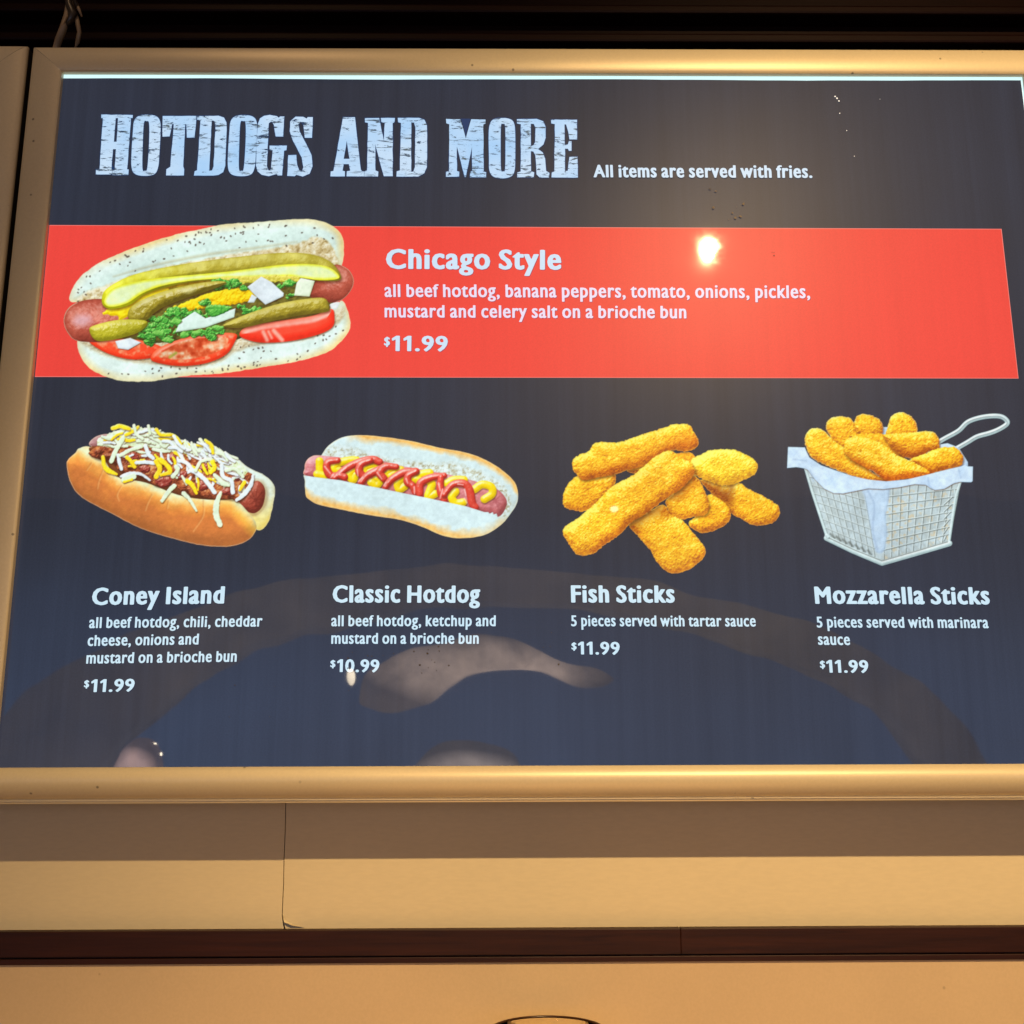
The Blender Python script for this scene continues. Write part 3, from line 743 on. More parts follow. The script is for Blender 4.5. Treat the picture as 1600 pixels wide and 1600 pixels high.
# big pickle spear
p.blob([(243, 460), (256, 415), (310, 375), (400, 335), (550, 300), (700, 275), (900, 250), (1100, 231), (1240, 236), (1330, 266), (1378, 312), (1390, 360), (1300, 366), (1150, 350), (900, 358), (700, 368), (560, 395), (450, 430), (380, 480), (300, 500), (258, 492)],
       lambda X, Y, t, d: rampc(t, [(0, (85, 80, 22)), (0.5, (140, 130, 42)), (0.85, (172, 160, 62)), (1, (205, 198, 110))]) * (1 - 0) + np.array([35, 45, -15]) * np.clip((700 - X) / 400, 0, 1)[..., None],
       R=60, bump=[(5, 34), (2, 9)], tex=(0.3, 60), amb=0.25, pid=pick, seed=71, shadow=14)
p.blob([(258, 450), (300, 400), (400, 372), (520, 352), (700, 335), (860, 320), (1000, 302), (1130, 287), (1260, 286), (1345, 305), (1384, 352), (1290, 362), (1150, 346), (900, 352), (700, 362), (540, 388), (440, 425), (370, 470), (300, 490), (262, 482)],
       lambda X, Y, t, d: rampc(np.clip(d / 16, 0, 1) * 0.8 + (fbm(X, Y, 50, 78) - .5) * .5, [(0, (222, 222, 50)), (0.35, (222, 230, 110)), (0.75, (224, 238, 176)), (1, (214, 230, 200))]), R=20, amb=0.5, pid=pick, seed=72)
# yellow relish strip, greens
p.blob([(545, 515), (620, 478), (740, 430), (850, 405), (960, 400), (1000, 440), (905, 472), (780, 490), (640, 515), (570, 532)],
       [(0, (150, 110, 20)), (0.5, (225, 185, 20)), (1, (250, 228, 60))], R=16, bump=[(14, 16)], rag=(8, 18), amb=0.3, pid=mus, seed=81, shadow=6)
p.blob([(800, 350), (950, 345), (1130, 340), (1190, 350), (1170, 370), (1000, 372), (860, 385)], [(0, (160, 150, 30)), (1, (235, 225, 120))], R=8, bump=[(10, 12)], rag=(7, 14), pid=mus, seed=82)
gc = [(0, (22, 60, 25)), (0.45, (52, 130, 50)), (0.8, (92, 175, 72)), (1, (160, 215, 120))]
rg = random.Random(3)
for cx, cy, rx, ry, k in ((640, 560, 160, 50, 26), (860, 388, 75, 20, 12), (1140, 385, 35, 28, 3), (1145, 435, 22, 14, 2), (945, 490, 45, 22, 4), (760, 505, 34, 36, 4), (630, 535, 70, 22, 6), (520, 570, 60, 26, 6), (470, 600, 30, 20, 3), (690, 620, 90, 24, 9), (540, 635, 80, 30, 9), (800, 600, 30, 22, 3), (450, 640, 40, 18, 3)):
    for _ in range(k):
        x = cx + rg.uniform(-1, 1) * rx; y = cy + rg.uniform(-1, 1) * ry; r = rg.uniform(16, 32)
        q = [(x + r * rg.uniform(.7, 1.25) * math.cos(a), y + r * 0.7 * rg.uniform(.7, 1.2) * math.sin(a)) for a in np.linspace(0, 6.28, 8)[:-1]]
        p.blob(q, gc, R=9, bump=[(9, 11)], rag=(12, 15), tex=(0.5, 12), amb=0.2, pid=rel, seed=rg.randint(1, 99), n=3, shadow=4)
# peppers
pc = [(0, (70, 60, 18)), (0.45, (128, 115, 38)), (0.8, (165, 150, 52)), (1, (205, 195, 105))]
p.blob([(368, 530), (395, 482), (500, 430), (620, 395), (770, 368), (842, 374), (760, 412), (640, 452), (525, 500), (450, 560), (395, 573)], pc, R=38, bump=[(8, 26), (3, 9)], tex=(0.2, 40), amb=0.2, pid=pep, seed=91, spec=0.5, shadow=10)
p.blob([(620, 412), (660, 398), (700, 402), (660, 425)], [(0, (205, 205, 150)), (1, (225, 220, 170))], R=8, soft=12, op=0.7)
p.blob([(430, 462), (470, 448), (490, 460), (450, 480)], [(0, (205, 200, 140)), (1, (220, 215, 160))], R=8, soft=12, op=0.6)
p.blob([(183, 602), (212, 578), (330, 552), (450, 556), (455, 585), (400, 622), (290, 650), (215, 652)], [(0, (100, 95, 20)), (0.45, (155, 150, 38)), (0.8, (185, 178, 55)), (1, (215, 208, 100))], R=34, bump=[(7, 24), (3, 9)], amb=0.2, pid=p.pid('pepper'), seed=92, spec=0.4, shadow=10)
# onion cubes
oc = [(0, (150, 165, 160)), (0.5, (205, 220, 225)), (1, (232, 240, 246))]
p.blob([(598, 612), (620, 558), (690, 513), (742, 546), (792, 530), (886, 498), (880, 540), (740, 590)], lambda X, Y, t, d: rampc(t, [(0, (150, 170, 150)), (0.5, (195, 220, 205)), (1, (222, 238, 235))]), R=9, amb=0.35, pid=p.pid('onion'), sharp=True, bump=[(4, 30)], shadow=6)
p.blob([(745, 490), (790, 480), (870, 495), (780, 540), (755, 520)], gc, R=12, bump=[(8, 14)], rag=(4, 10), pid=rel, seed=7)
p.blob([(828, 577), (950, 522), (1100, 474), (1250, 449), (1318, 452), (1338, 495), (1322, 515), (1200, 532), (1050, 562), (940, 588), (870, 592)], pc, R=34, bump=[(7, 30), (3, 9)], tex=(0.15, 40), amb=0.25, pid=p.pid('pepper'), seed=93, spec=0.25, shadow=12)
p.blob([(943, 395), (1010, 345), (1060, 372), (1118, 425), (1116, 440), (1030, 480), (985, 440)], oc, R=10, amb=0.4, pid=p.pid('onion'), sharp=True, tex=(0.15, 40), shadow=8)
p.blob([(1168, 436), (1180, 375), (1200, 352), (1267, 366), (1242, 441)], lambda X, Y, t, d: rampc(t, [(0, (170, 185, 140)), (0.6, (212, 226, 200)), (1, (230, 240, 225))]), R=10, amb=0.4, pid=p.pid('onion'), sharp=True, shadow=6)
p.blob([(945, 470), (965, 430), (990, 445), (975, 470)], oc, R=8, pid=p.pid('onion'), sharp=True)
p.blob([(308, 656), (380, 640), (432, 662), (370, 697), (322, 690)], oc, R=9, amb=0.4, pid=p.pid('onion'), sharp=True, tex=(0.2, 20), shadow=5)
for cx, cy in ((700, 615), (640, 625), (515, 620), (560, 650), (800, 590), (600, 560)):
    q = [(cx + 26 * rg.uniform(.7, 1.25) * math.cos(a), cy + 15 * rg.uniform(.7, 1.2) * math.sin(a)) for a in np.linspace(0, 6.28, 8)[:-1]]
    p.blob(q, [(0, (40, 100, 40)), (0.5, (85, 165, 65)), (1, (150, 210, 110))], R=12, bump=[(8, 14)], rag=(5, 12), amb=0.25, pid=rel, seed=int(cx), n=3, shadow=4)
p.rim((226, 226, 196), 1.0, 0.5)
p.build('hot_dog_picture')

# ---------- Coney Island
p = Picture(80, 640, 0.2375, 96, 656, 438, 862)
bun, sau, chi, che = [p.pid(n) for n in ('bun', 'sausage', 'chili', 'cheese_shreds')]
p.blob([(1130, 300), (1220, 320), (1300, 385), (1400, 430), (1450, 475), (1470, 520), (1463, 600), (1435, 720), (1395, 782), (1345, 785), (1310, 700), (1250, 600)],
       lambda X, Y, t, d: rampc(t, [(0, (170, 150, 90)), (0.5, (212, 220, 195)), (1, (222, 240, 235))]) + (np.array([15, -10, -70]) * np.clip((Y - 560) / 160, 0, 1)[..., None]), R=50, bump=[(6, 40)], tex=(0.25, 40), rag=(4, 26), amb=0.45, pid=bun, seed=2)
p.blob([(1300, 480), (1380, 470), (1425, 540), (1410, 640), (1340, 700), (1290, 650)], [(0, (120, 85, 50)), (1, (200, 175, 120))], R=20, tex=(0.4, 22), pid=bun, soft=16, op=0.7)
sc = [(0, (75, 28, 22)), (0.45, (135, 58, 46)), (0.8, (165, 82, 66)), (1, (200, 130, 112))]
p.blob([(1235, 610), (1275, 530), (1325, 480), (1365, 470), (1400, 505), (1408, 560), (1388, 640), (1335, 682), (1270, 660)], sc, R=65, bump=[(5, 16)], tex=(0.2, 14), amb=0.2, pid=p.pid('sausage'), seed=3)
for a in (-2.9, -2.3, -1.6, -0.9, -0.2, 0.6, 1.3, 2.2):
    p.stroke([(1345 + 8 * math.cos(a), 595 + 8 * math.sin(a)), (1345 + 55 * math.cos(a + .2), 585 + 60 * math.sin(a + .2))], [4, 2], [(0, (85, 30, 25)), (1, (105, 42, 35))], soft=5, op=0.65)
p.blob([(252, 215), (300, 175), (375, 162), (420, 200), (330, 240), (262, 240)], [(0, (120, 70, 70)), (1, (190, 150, 150))], R=30, tex=(0.4, 20), pid=p.pid('sausage'), seed=5)
ln_up = np.array([(180, 250), (330, 330), (430, 440), (600, 470), (800, 560), (1000, 580), (1180, 575), (1345, 740)], float)
def coneybun(X, Y, t, d):
    yt = np.interp(X, ln_up[:, 0], ln_up[:, 1]); k = np.clip((Y - yt) / 150, 0, 1); n = fbm(X, Y, 60, 12); n2 = fbm(X, Y, 14, 13)
    k2 = k + (n - 0.5) * 0.35 + (n2 - 0.5) * 0.12
    c = rampc(k2, [(0, (220, 228, 190)), (0.22, (236, 206, 140)), (0.45, (232, 168, 88)), (0.75, (216, 138, 70)), (1, (200, 122, 66))])
    hi = np.clip((X - 1080) / 160, 0, 1) * np.clip(1 - abs(Y - yt - 60) / 90, 0, 1)
    c = c + (np.array([240, 190, 80]) - c) * hi[..., None] * 0.5
    return c * (0.72 + 0.34 * np.clip(t, 0, 1))[..., None]
p.blob([(103, 375), (112, 330), (160, 285), (185, 255), (250, 245), (330, 300), (430, 420), (560, 440), (700, 500), (830, 530), (1000, 570), (1180, 572), (1300, 680), (1346, 745), (1343, 800), (1295, 858), (1200, 895), (1100, 901), (960, 887), (800, 847), (600, 785), (400, 685), (200, 575), (128, 480)],
       coneybun, R=110, bump=[(5, 55), (1.5, 12)], amb=0.3, tex=(0.08, 20), rag=(2, 30), pid=bun, seed=15, light=(-0.2, -0.75, 0.65))
for q in ([(345, 385), (310, 470), (300, 520)], [(462, 500), (430, 560), (440, 600)], [(660, 560), (630, 620), (615, 665)], [(1000, 600), (995, 700), (930, 800)], [(265, 350), (230, 400)], [(770, 600), (760, 650)]):
    p.stroke(q, [2.5, 3.5, 2], [(0, (150, 85, 45)), (1, (185, 115, 60))], soft=6, op=0.55)
    p.stroke([(x + 7, y) for x, y in q], [2, 3, 2], [(0, (245, 200, 130)), (1, (250, 215, 150))], soft=6, op=0.5)
p.blob([(250, 270), (330, 300), (430, 440), (620, 480), (830, 560), (1000, 590), (1200, 585), (1200, 500), (600, 300), (300, 240)], [(0, (70, 36, 22)), (1, (130, 75, 45))], R=30, tex=(0.4, 20), pid=chi)
def chili(X, Y, t, d):
    n = fbm(X, Y, 55, 23, 3); n2 = fbm(X, Y, 16, 24, 3)
    return rampc(t * 0.75 + (n - .5) * .9 + (n2 - .5) * .5, [(0, (78, 36, 24)), (0.28, (134, 68, 46)), (0.5, (168, 92, 58)), (0.72, (196, 130, 76)), (1, (228, 178, 128))])
p.blob([(252, 285), (300, 240), (420, 170), (600, 140), (760, 180), (900, 240), (1060, 270), (1200, 350), (1310, 420), (1330, 480), (1250, 600), (1180, 590), (1000, 575), (860, 540), (820, 500), (700, 505), (650, 470), (560, 440), (470, 420), (400, 350), (290, 320)],
       chili, R=40, bump=[(26, 44), (9, 15)], rag=(10, 36), amb=0.15, pid=chi, seed=25, spec=0.25, shadow=14)
for cx, cy, r in ((740, 475, 55), (800, 320, 42), (520, 310, 50), (620, 390, 40), (1010, 380, 42), (860, 430, 45), (1150, 540, 40), (1230, 450, 34), (1000, 500, 46)):
    q = [(cx + r * rg.uniform(.8, 1.2) * math.cos(a), cy + r * .7 * rg.uniform(.8, 1.2) * math.sin(a)) for a in np.linspace(0, 6.28, 8)[:-1]]
    p.blob(q, [(0, (70, 24, 22)), (0.5, (140, 55, 50)), (0.85, (172, 88, 74)), (1, (225, 170, 150))], R=24, bump=[(12, 18)], rag=(6, 16), pid=chi, seed=int(cx), amb=0.15, spec=0.4, n=3)
pale = [(0, (150, 170, 130)), (0.4, (205, 225, 185)), (0.8, (224, 240, 215)), (1, (236, 246, 235))]
white = [(0, (150, 165, 170)), (0.4, (208, 222, 228)), (0.8, (228, 240, 244)), (1, (240, 247, 250))]
yel = [(0, (160, 125, 20)), (0.4, (228, 190, 25)), (0.8, (248, 220, 50)), (1, (252, 238, 120))]
rc = random.Random(8)
def shred(x, y, L, a, c, wd, cur):
    pts = [(x - L / 2 * math.cos(a), y - L / 2 * math.sin(a)), (x + cur * math.sin(a), y - cur * math.cos(a)), (x + L / 2 * math.cos(a), y + L / 2 * math.sin(a))]
    p.stroke(pts, [wd * .8, wd, wd * .7], c, R=7, pid=che, amb=0.45, shadow=7, bump=[(3, 9)], rag=(3, 12))
upx = [300, 400, 530, 650, 780, 900, 1000, 1080, 1160]; upy = [200, 130, 112, 112, 160, 215, 215, 240, 275]
p.blob([(300, 215), (400, 150), (530, 120), (660, 125), (790, 165), (900, 222), (1000, 222), (1090, 250), (1200, 330), (1290, 400), (1230, 420), (1050, 330), (850, 290), (700, 260), (560, 240), (400, 250)],
       lambda X, Y, t, d: rampc(t * .5 + fbm(X, Y, 18, 501, 3) * .9 - .1, [(0, (120, 90, 50)), (0.3, (190, 200, 140)), (0.6, (216, 232, 196)), (1, (236, 246, 236))]), R=30, bump=[(16, 16)], rag=(14, 24), pid=che, seed=502, amb=.35)
for _ in range(95):
    x = rc.uniform(330, 1190); y0 = np.interp(x, upx, upy); y = y0 + 14 + abs(rc.gauss(0, 1)) * 55
    c = rc.choice([pale, pale, pale, white, yel] if x < 800 else [pale, pale, white, white, yel])
    shred(x, y, rc.uniform(50, 120), rc.uniform(-0.5, 0.7) + (0.45 if x > 780 else -0.1), c, rc.uniform(8, 13), rc.uniform(-18, 18))
for _ in range(34):
    x = rc.uniform(430, 1290); y0 = np.interp(x, [300, 800, 1290], [200, 330, 430]); y = y0 + rc.uniform(0, 130)
    shred(x, y, rc.uniform(40, 90), rc.uniform(-1.6, 1.6), rc.choice([pale, white, yel, white]), rc.uniform(7, 11), rc.uniform(-14, 14))
ms = [([(470, 190), (430, 260), (395, 340)], 15, pale), ([(440, 300), (450, 350), (462, 390)], 12, white), ([(455, 300), (520, 265), (590, 245)], 12, pale), ([(620, 240), (640, 290), (670, 320)], 13, white),
      ([(340, 310), (350, 370), (375, 400), (430, 425)], [12, 14, 18, 8], yel), ([(500, 315), (525, 340), (550, 375)], 13, yel), ([(560, 350), (620, 345), (680, 352)], 12, white),
      ([(690, 340), (715, 390), (690, 440)], 16, yel), ([(720, 330), (765, 370), (780, 410), (720, 430)], [17, 15, 15, 10], yel), ([(800, 440), (830, 400), (820, 375)], 13, pale),
      ([(840, 335), (890, 350), (925, 390)], 12, white), ([(900, 415), (930, 400), (1010, 460), (1075, 545)], [8, 15, 15, 13], white), ([(950, 400), (985, 340), (1050, 325)], 11, pale),
      ([(895, 470), (930, 500), (955, 550)], [16, 15, 10], yel), ([(1060, 345), (1075, 380), (1050, 410)], 15, yel), ([(1075, 430), (1130, 480), (1170, 500)], [12, 20, 8], pale),
      ([(1120, 370), (1130, 440), (1185, 470), (1195, 545)], 13, white), ([(1330, 430), (1310, 500), (1265, 560), (1220, 595)], [8, 15, 16, 10], white), ([(1270, 480), (1240, 530)], [14, 8], yel),
      ([(1150, 400), (1210, 390), (1260, 440)], 11, pale), ([(810, 500), (770, 540), (730, 600)], [14, 14, 12], pale), ([(870, 550), (910, 590), (955, 665)], [14, 12, 7], pale),
      ([(1115, 545), (1090, 610), (1085, 690), (1110, 755)], [9, 18, 20, 17], pale), ([(460, 440), (520, 420), (590, 425), (650, 465)], [10, 12, 10, 7], white), ([(480, 460), (540, 440)], 20, pale),
      ([(480, 475), (530, 460)], 8, yel), ([(405, 122), (450, 110), (510, 125)], 14, yel), ([(545, 105), (560, 160), (600, 190)], 10, pale), ([(640, 108), (650, 160)], 9, pale), ([(690, 130), (720, 165), (780, 165)], 11, yel)]
for pts, wd, c in ms: p.stroke(pts, wd, c, R=8, pid=che, amb=0.45, shadow=8, tex=(0.15, 10), bump=[(3, 10)], rag=(3.5, 14))
p.rim((232, 222, 196), 1.0, 0.45)
p.build('hot_dog_picture')

# ---------- Classic
p = Picture(460, 660, 0.2375, 468, 674, 818, 848)
bun, sau, mus, ket = [p.pid(n) for n in ('bun', 'sausage', 'mustard', 'ketchup')]
top_edge = [(180, 215), (220, 160), (300, 105), (400, 85), (550, 92), (750, 120), (950, 165), (1150, 205), (1300, 270), (1420, 360), (1465, 440)]
bot_edge = [(75, 470), (110, 510), (180, 545), (300, 570), (500, 610), (700, 640), (850, 690), (980, 745), (1100, 760), (1250, 740), (1360, 670)]
ec = np.array(top_edge); eb = np.array(bot_edge)
def clb(X, Y, t, d):
    yt = np.interp(X, ec[:, 0], ec[:, 1]); yb = np.interp(X, eb[:, 0], eb[:, 1]); n = fbm(X, Y, 50, 33)
    c = rampc(t * .8 + (n - .5) * .3 + .1, [(0, (165, 165, 150)), (0.5, (200, 220, 220)), (1, (214, 236, 240))])
    kt = np.clip(1 - (Y - yt) / (55 * (0.5 + 0.9 * n)), 0, 1) * np.clip((X - 330) / 150, 0, 1); kb = np.clip(1 - (yb - Y) / (70 * (0.4 + n)), 0, 1)
    g = np.maximum(kt, kb * (1 - np.clip((X - 1100) / 250, 0, .6)))
    gold = rampc(fbm(X, Y, 22, 34) + .1, [(0, (214, 160, 80)), (1, (240, 200, 125))])
    return c + (gold - c) * np.clip(g * 1.3, 0, 1)[..., None]
p.blob([(75, 345), (130, 300), (180, 215), (220, 158), (300, 105), (400, 85), (550, 92), (750, 120), (950, 166), (1150, 205), (1300, 270), (1420, 360), (1464, 430), (1467, 520), (1425, 595), (1360, 672), (1250, 740), (1100, 761), (980, 745), (850, 690), (700, 641), (500, 610), (300, 571), (160, 540), (100, 508), (74, 470)],
       clb, R=60, bump=[(4, 50)], amb=0.45, rag=(1.5, 30), pid=bun, seed=36)
def crumb2(X, Y, t, d):
    n = fbm(X, Y, 15, 188, 3); k = rampc(t * 0.4 + (n - 0.5) * 1.6 + 0.42, [(0, (132, 122, 92)), (0.35, (178, 176, 150)), (0.65, (202, 214, 206)), (1, (220, 236, 236))]); return k
p.blob([(185, 215), (230, 170), (320, 150), (420, 180), (520, 215), (640, 240), (760, 255), (900, 270), (1050, 265), (1150, 300), (1260, 340), (1360, 400), (1410, 470), (1420, 560), (1370, 620), (1330, 500), (1100, 400), (700, 320), (400, 260)],
       crumb2, R=20, bump=[(14, 14)], rag=(10, 30), amb=0.35, pid=bun, seed=37, soft=14)
p.blob([(68, 300), (78, 255), (110, 226), (160, 217), (330, 232), (520, 240), (700, 285), (1000, 340), (1200, 390), (1320, 430), (1385, 490), (1396, 545), (1345, 620), (1240, 600), (1000, 560), (700, 500), (400, 420), (90, 360)],
       [(0, (110, 48, 52)), (0.45, (172, 92, 96)), (0.8, (206, 134, 138)), (1, (228, 178, 182))], R=60, bump=[(5, 24)], tex=(0.25, 24), amb=0.25, pid=p.pid('sausage'), seed=38)
for a in (-2.6, -1.9, -1.2, -0.5, 0.2, 0.9, 2.6):
    p.stroke([(1320 + 8 * math.cos(a), 520 + 8 * math.sin(a)), (1320 + 58 * math.cos(a + .2), 525 + 50 * math.sin(a + .2))], [4, 2], [(0, (150, 70, 80)), (1, (165, 85, 92))], soft=5, op=0.6)
yel = [(0, (150, 125, 15)), (0.35, (215, 185, 15)), (0.75, (238, 212, 30)), (1, (246, 238, 120))]
for q in ([(165, 255), (168, 345)], [(300, 318), (262, 305), (285, 268), (370, 248), (410, 250)], [(400, 300), (362, 345), (385, 378), (400, 345)], [(570, 285), (510, 280), (462, 300), (475, 330), (530, 312)], [(505, 395), (540, 412), (560, 385), (540, 370)],
          [(700, 312), (640, 312), (603, 335), (620, 352), (660, 330)], [(715, 360), (680, 400), (690, 440), (725, 420)], [(890, 332), (830, 342), (785, 372), (800, 380)], [(885, 385), (905, 410), (880, 485), (925, 470)],
          [(1115, 378), (1050, 378), (1005, 400)], [(1060, 455), (1035, 490), (1060, 530), (1110, 525)], [(1185, 440), (1235, 408), (1295, 425), (1300, 470), (1250, 505)], [(150, 340), (215, 355)], [(840, 390), (800, 372)]):
    p.stroke(q, 26, yel, pid=mus, amb=0.25, spec=0.6, shadow=9, bump=[(2, 20)])
red = [(0, (110, 22, 20)), (0.4, (185, 52, 44)), (0.75, (208, 76, 62)), (1, (236, 140, 128))]
for q in ([(285, 250), (225, 260), (212, 300), (240, 350), (300, 350)], [(265, 365), (330, 310), (410, 268), (510, 245), (560, 260)], [(500, 250), (440, 275), (425, 320), (450, 350)], [(440, 395), (480, 350), (545, 318), (585, 300)],
          [(670, 292), (600, 290), (562, 330), (590, 370)], [(600, 425), (640, 375), (720, 330), (800, 322)], [(800, 322), (752, 350), (745, 390), (775, 415)], [(775, 415), (795, 455)], [(985, 350), (900, 362), (830, 400), (825, 470)],
          [(965, 360), (960, 440), (985, 510)], [(985, 475), (1040, 410), (1110, 400), (1150, 440), (1170, 530), (1190, 560)], [(300, 350), (330, 360)]):
    p.stroke(q, [20, 24, 27, 24], red, pid=ket, amb=0.2, spec=0.7, shadow=9, bump=[(3, 18)])
for a, b in (((200, 290), (235, 335)), ((340, 295), (280, 350)), ((255, 345), (240, 362)), ((413, 310), (418, 352)), ((450, 360), (420, 390)), ((545, 330), (575, 372)), ((603, 395), (590, 415)), ((735, 370), (745, 400)), ((788, 425), (790, 470)), ((948, 400), (960, 450)), ((975, 440), (958, 500)), ((1075, 405), (1110, 410)), ((1120, 440), (1128, 480)), ((1118, 500), (1135, 530))):
    p.stroke([a, b], [4.5, 3], [(0, (246, 205, 200)), (1, (250, 215, 212))], curve=False, soft=4, op=0.85)
lip = [(60, 348), (150, 362), (300, 380), (400, 402), (550, 430), (700, 462), (850, 492), (1000, 524), (1130, 552), (1250, 590), (1275, 590), (1285, 600), (1305, 590), (1310, 605), (1330, 600), (1342, 640)]
def clb2(X, Y, t, d):
    c = clb(X, Y, t, d); n = fbm(X, Y, 40, 66); return c + (np.array([205, 228, 236]) - c) * (np.clip((0.8 - n), 0, 1) * 0.3)[..., None]
p.blob(lip + [(1300, 705), (1200, 748), (1100, 757), (980, 741), (850, 686), (700, 637), (500, 606), (300, 567), (160, 536), (104, 506), (76, 470), (75, 400)], clb2, R=26, bump=[(4, 44)], amb=0.5, tex=(0.12, 30), pid=bun, seed=39, sharp=True, light=(-.2, -.5, .85))
p.rim((240, 226, 190), 1.0, 0.5)
p.build('hot_dog_picture')

# ---------- Fish sticks
p = Picture(860, 640, 0.2375, 872, 655, 1226, 902)
FC = [(0, (120, 58, 24)), (0.22, (168, 96, 34)), (0.42, (206, 134, 34)), (0.62, (232, 168, 38)), (0.82, (246, 200, 52)), (1, (252, 232, 110))]
def crumbed(shift=0.0, green=0.0):
    def f(X, Y, t, d):
        n = fbm(X, Y, 10, 301, 2); n2 = fbm(X, Y, 60, 302, 2)
        c = rampc(t * 0.78 + (n - 0.5) * 0.42 + (n2 - .5) * .25 + 0.20 + shift, FC); return c + np.array([-5, 12, 6]) * green
    return f
def stick(pts, name='fish_stick', seed=1, shift=0.0, R=60, green=0, light=(-0.3, -0.75, 0.6), shadow=16, amb=0.14):
    p.blob(pts, crumbed(shift, green), R=R, bump=[(6.5, 9), (7, 34)], rag=(6, 14), amb=amb, pid=p.pid(name), seed=seed, light=light, shadow=shadow, n=5)
stick([(985, 462), (1080, 480), (1150, 505), (1230, 480), (1300, 520), (1380, 560), (1460, 605), (1505, 645), (1502, 700), (1462, 745), (1400, 758), (1335, 760), (1270, 725), (1190, 680), (1100, 590), (1030, 520)], seed=11, shift=-0.02)
p.blob([(985, 462), (1060, 480), (1150, 520), (1200, 500), (1190, 620), (1120, 610), (1040, 530)], [(0, (120, 55, 40)), (1, (140, 70, 45))], R=20, soft=30, op=0.85, rag=(10, 30))
stick([(908, 742), (955, 705), (985, 640), (1040, 560), (1100, 580), (1160, 625), (1187, 675), (1172, 740), (1100, 785), (1010, 812), (935, 785)], seed=12, shift=-0.06)
stick([(80, 600), (100, 520), (150, 455), (220, 430), (330, 430), (425, 425), (420, 500), (385, 560), (310, 620), (230, 668), (150, 662), (95, 640)], seed=13, shift=-0.02)
stick([(508, 395), (600, 360), (880, 280), (960, 330), (940, 420), (800, 420), (560, 420)], seed=18, shift=-0.2)
stick([(145, 380), (150, 330), (190, 298), (255, 270), (285, 225), (330, 214), (390, 217), (450, 215), (530, 190), (620, 160), (740, 122), (800, 100), (865, 94), (920, 105), (945, 150), (965, 180), (970, 238), (900, 275), (800, 268), (700, 320), (600, 375), (500, 400), (430, 425), (300, 450), (222, 465), (175, 430)], seed=14, shift=0.02)
p.blob([(210, 440), (320, 400), (480, 360), (640, 300), (760, 240), (900, 180), (965, 190), (968, 235), (890, 270), (790, 265), (650, 345), (500, 398), (300, 448)], [(0, (165, 80, 30)), (1, (190, 100, 35))], R=20, soft=40, op=0.85, rag=(10, 26))
stick([(915, 370), (935, 325), (990, 295), (1050, 268), (1120, 262), (1190, 262), (1250, 280), (1300, 305), (1362, 355), (1350, 420), (1300, 450), (1220, 485), (1140, 500), (1060, 478), (990, 450), (935, 415)], seed=15, shift=0.10, green=1, R=75)
stick([(762, 600), (800, 560), (860, 500), (930, 435), (975, 460), (1010, 520), (1040, 600), (1045, 645), (1022, 690), (950, 705), (870, 722), (800, 702), (770, 650)], seed=16, shift=0.0)
p.blob([(790, 590), (860, 500), (930, 430), (975, 450), (900, 530), (850, 590)], [(0, (165, 90, 40)), (1, (180, 100, 45))], R=20, soft=40, op=0.85)
stick([(520, 765), (545, 730), (620, 690), (740, 625), (790, 690), (870, 730), (920, 790), (970, 850), (1018, 910), (1010, 970), (930, 1040), (830, 1078), (760, 1062), (700, 1000), (660, 930), (610, 870), (565, 820)], seed=17, shift=0.04, R=80)
p.blob([(520, 765), (560, 720), (740, 620), (780, 690), (660, 710), (590, 760), (560, 810)], [(0, (150, 80, 35)), (1, (170, 95, 40))], R=20, soft=40, op=0.85, rag=(8, 30))
stick([(83, 812), (98, 770), (150, 735), (210, 690), (300, 610), (350, 560), (400, 510), (470, 470), (560, 420), (650, 340), (740, 280), (800, 275), (870, 322), (930, 352), (948, 420), (900, 480), (860, 520), (760, 585), (690, 640), (620, 690), (530, 745), (470, 810), (400, 860), (330, 910), (290, 945), (240, 958), (175, 952), (125, 890)], seed=19, shift=0.03, R=75, shadow=24)
p.blob([(300, 930), (420, 840), (560, 700), (760, 570), (900, 420), (948, 420), (880, 510), (760, 590), (620, 695), (530, 750), (400, 860)], [(0, (180, 105, 35)), (1, (200, 120, 40))], R=20, soft=46, op=0.85, rag=(10, 26))
p.rim((238, 190, 90), 0.9, 0.45)
p.build('fish_sticks_picture', 10)

# ---------- Mozzarella sticks in a wire basket
p = Picture(1210, 620, 0.24375, 1224, 636, 1582, 890)
hdl, bas, pap = [p.pid(n) for n in ('basket_handle', 'wire_basket', 'paper_liner')]
metal = [(0, (95, 110, 112)), (0.35, (160, 182, 184)), (0.7, (196, 216, 218)), (1, (226, 240, 242))]
loop = [(1030, 305), (1090, 268), (1180, 218), (1235, 165), (1300, 138), (1380, 124), (1450, 126), (1488, 150), (1490, 175), (1440, 208), (1380, 232), (1300, 255), (1240, 290), (1170, 330)]
p.stroke(loop, 14, metal, pid=hdl, amb=0.3, spec=0.6)
p.stroke([(x - 2, y + 2) for x, y in loop], 2.5, [(0, (80, 95, 100)), (1, (110, 125, 130))], pid=hdl, soft=3, op=0.7)
papc = [(0, (138, 158, 186)), (0.4, (172, 198, 222)), (0.75, (190, 214, 236)), (1, (208, 228, 244))]
p.blob([(680, 195), (730, 195), (735, 250), (680, 250)], papc, R=10, pid=pap, sharp=True)
p.blob([(1040, 310), (1110, 298), (1180, 325), (1240, 420), (1240, 450), (1000, 480), (1000, 380)], papc, R=30, pid=pap, sharp=True, tex=(0.2, 40))
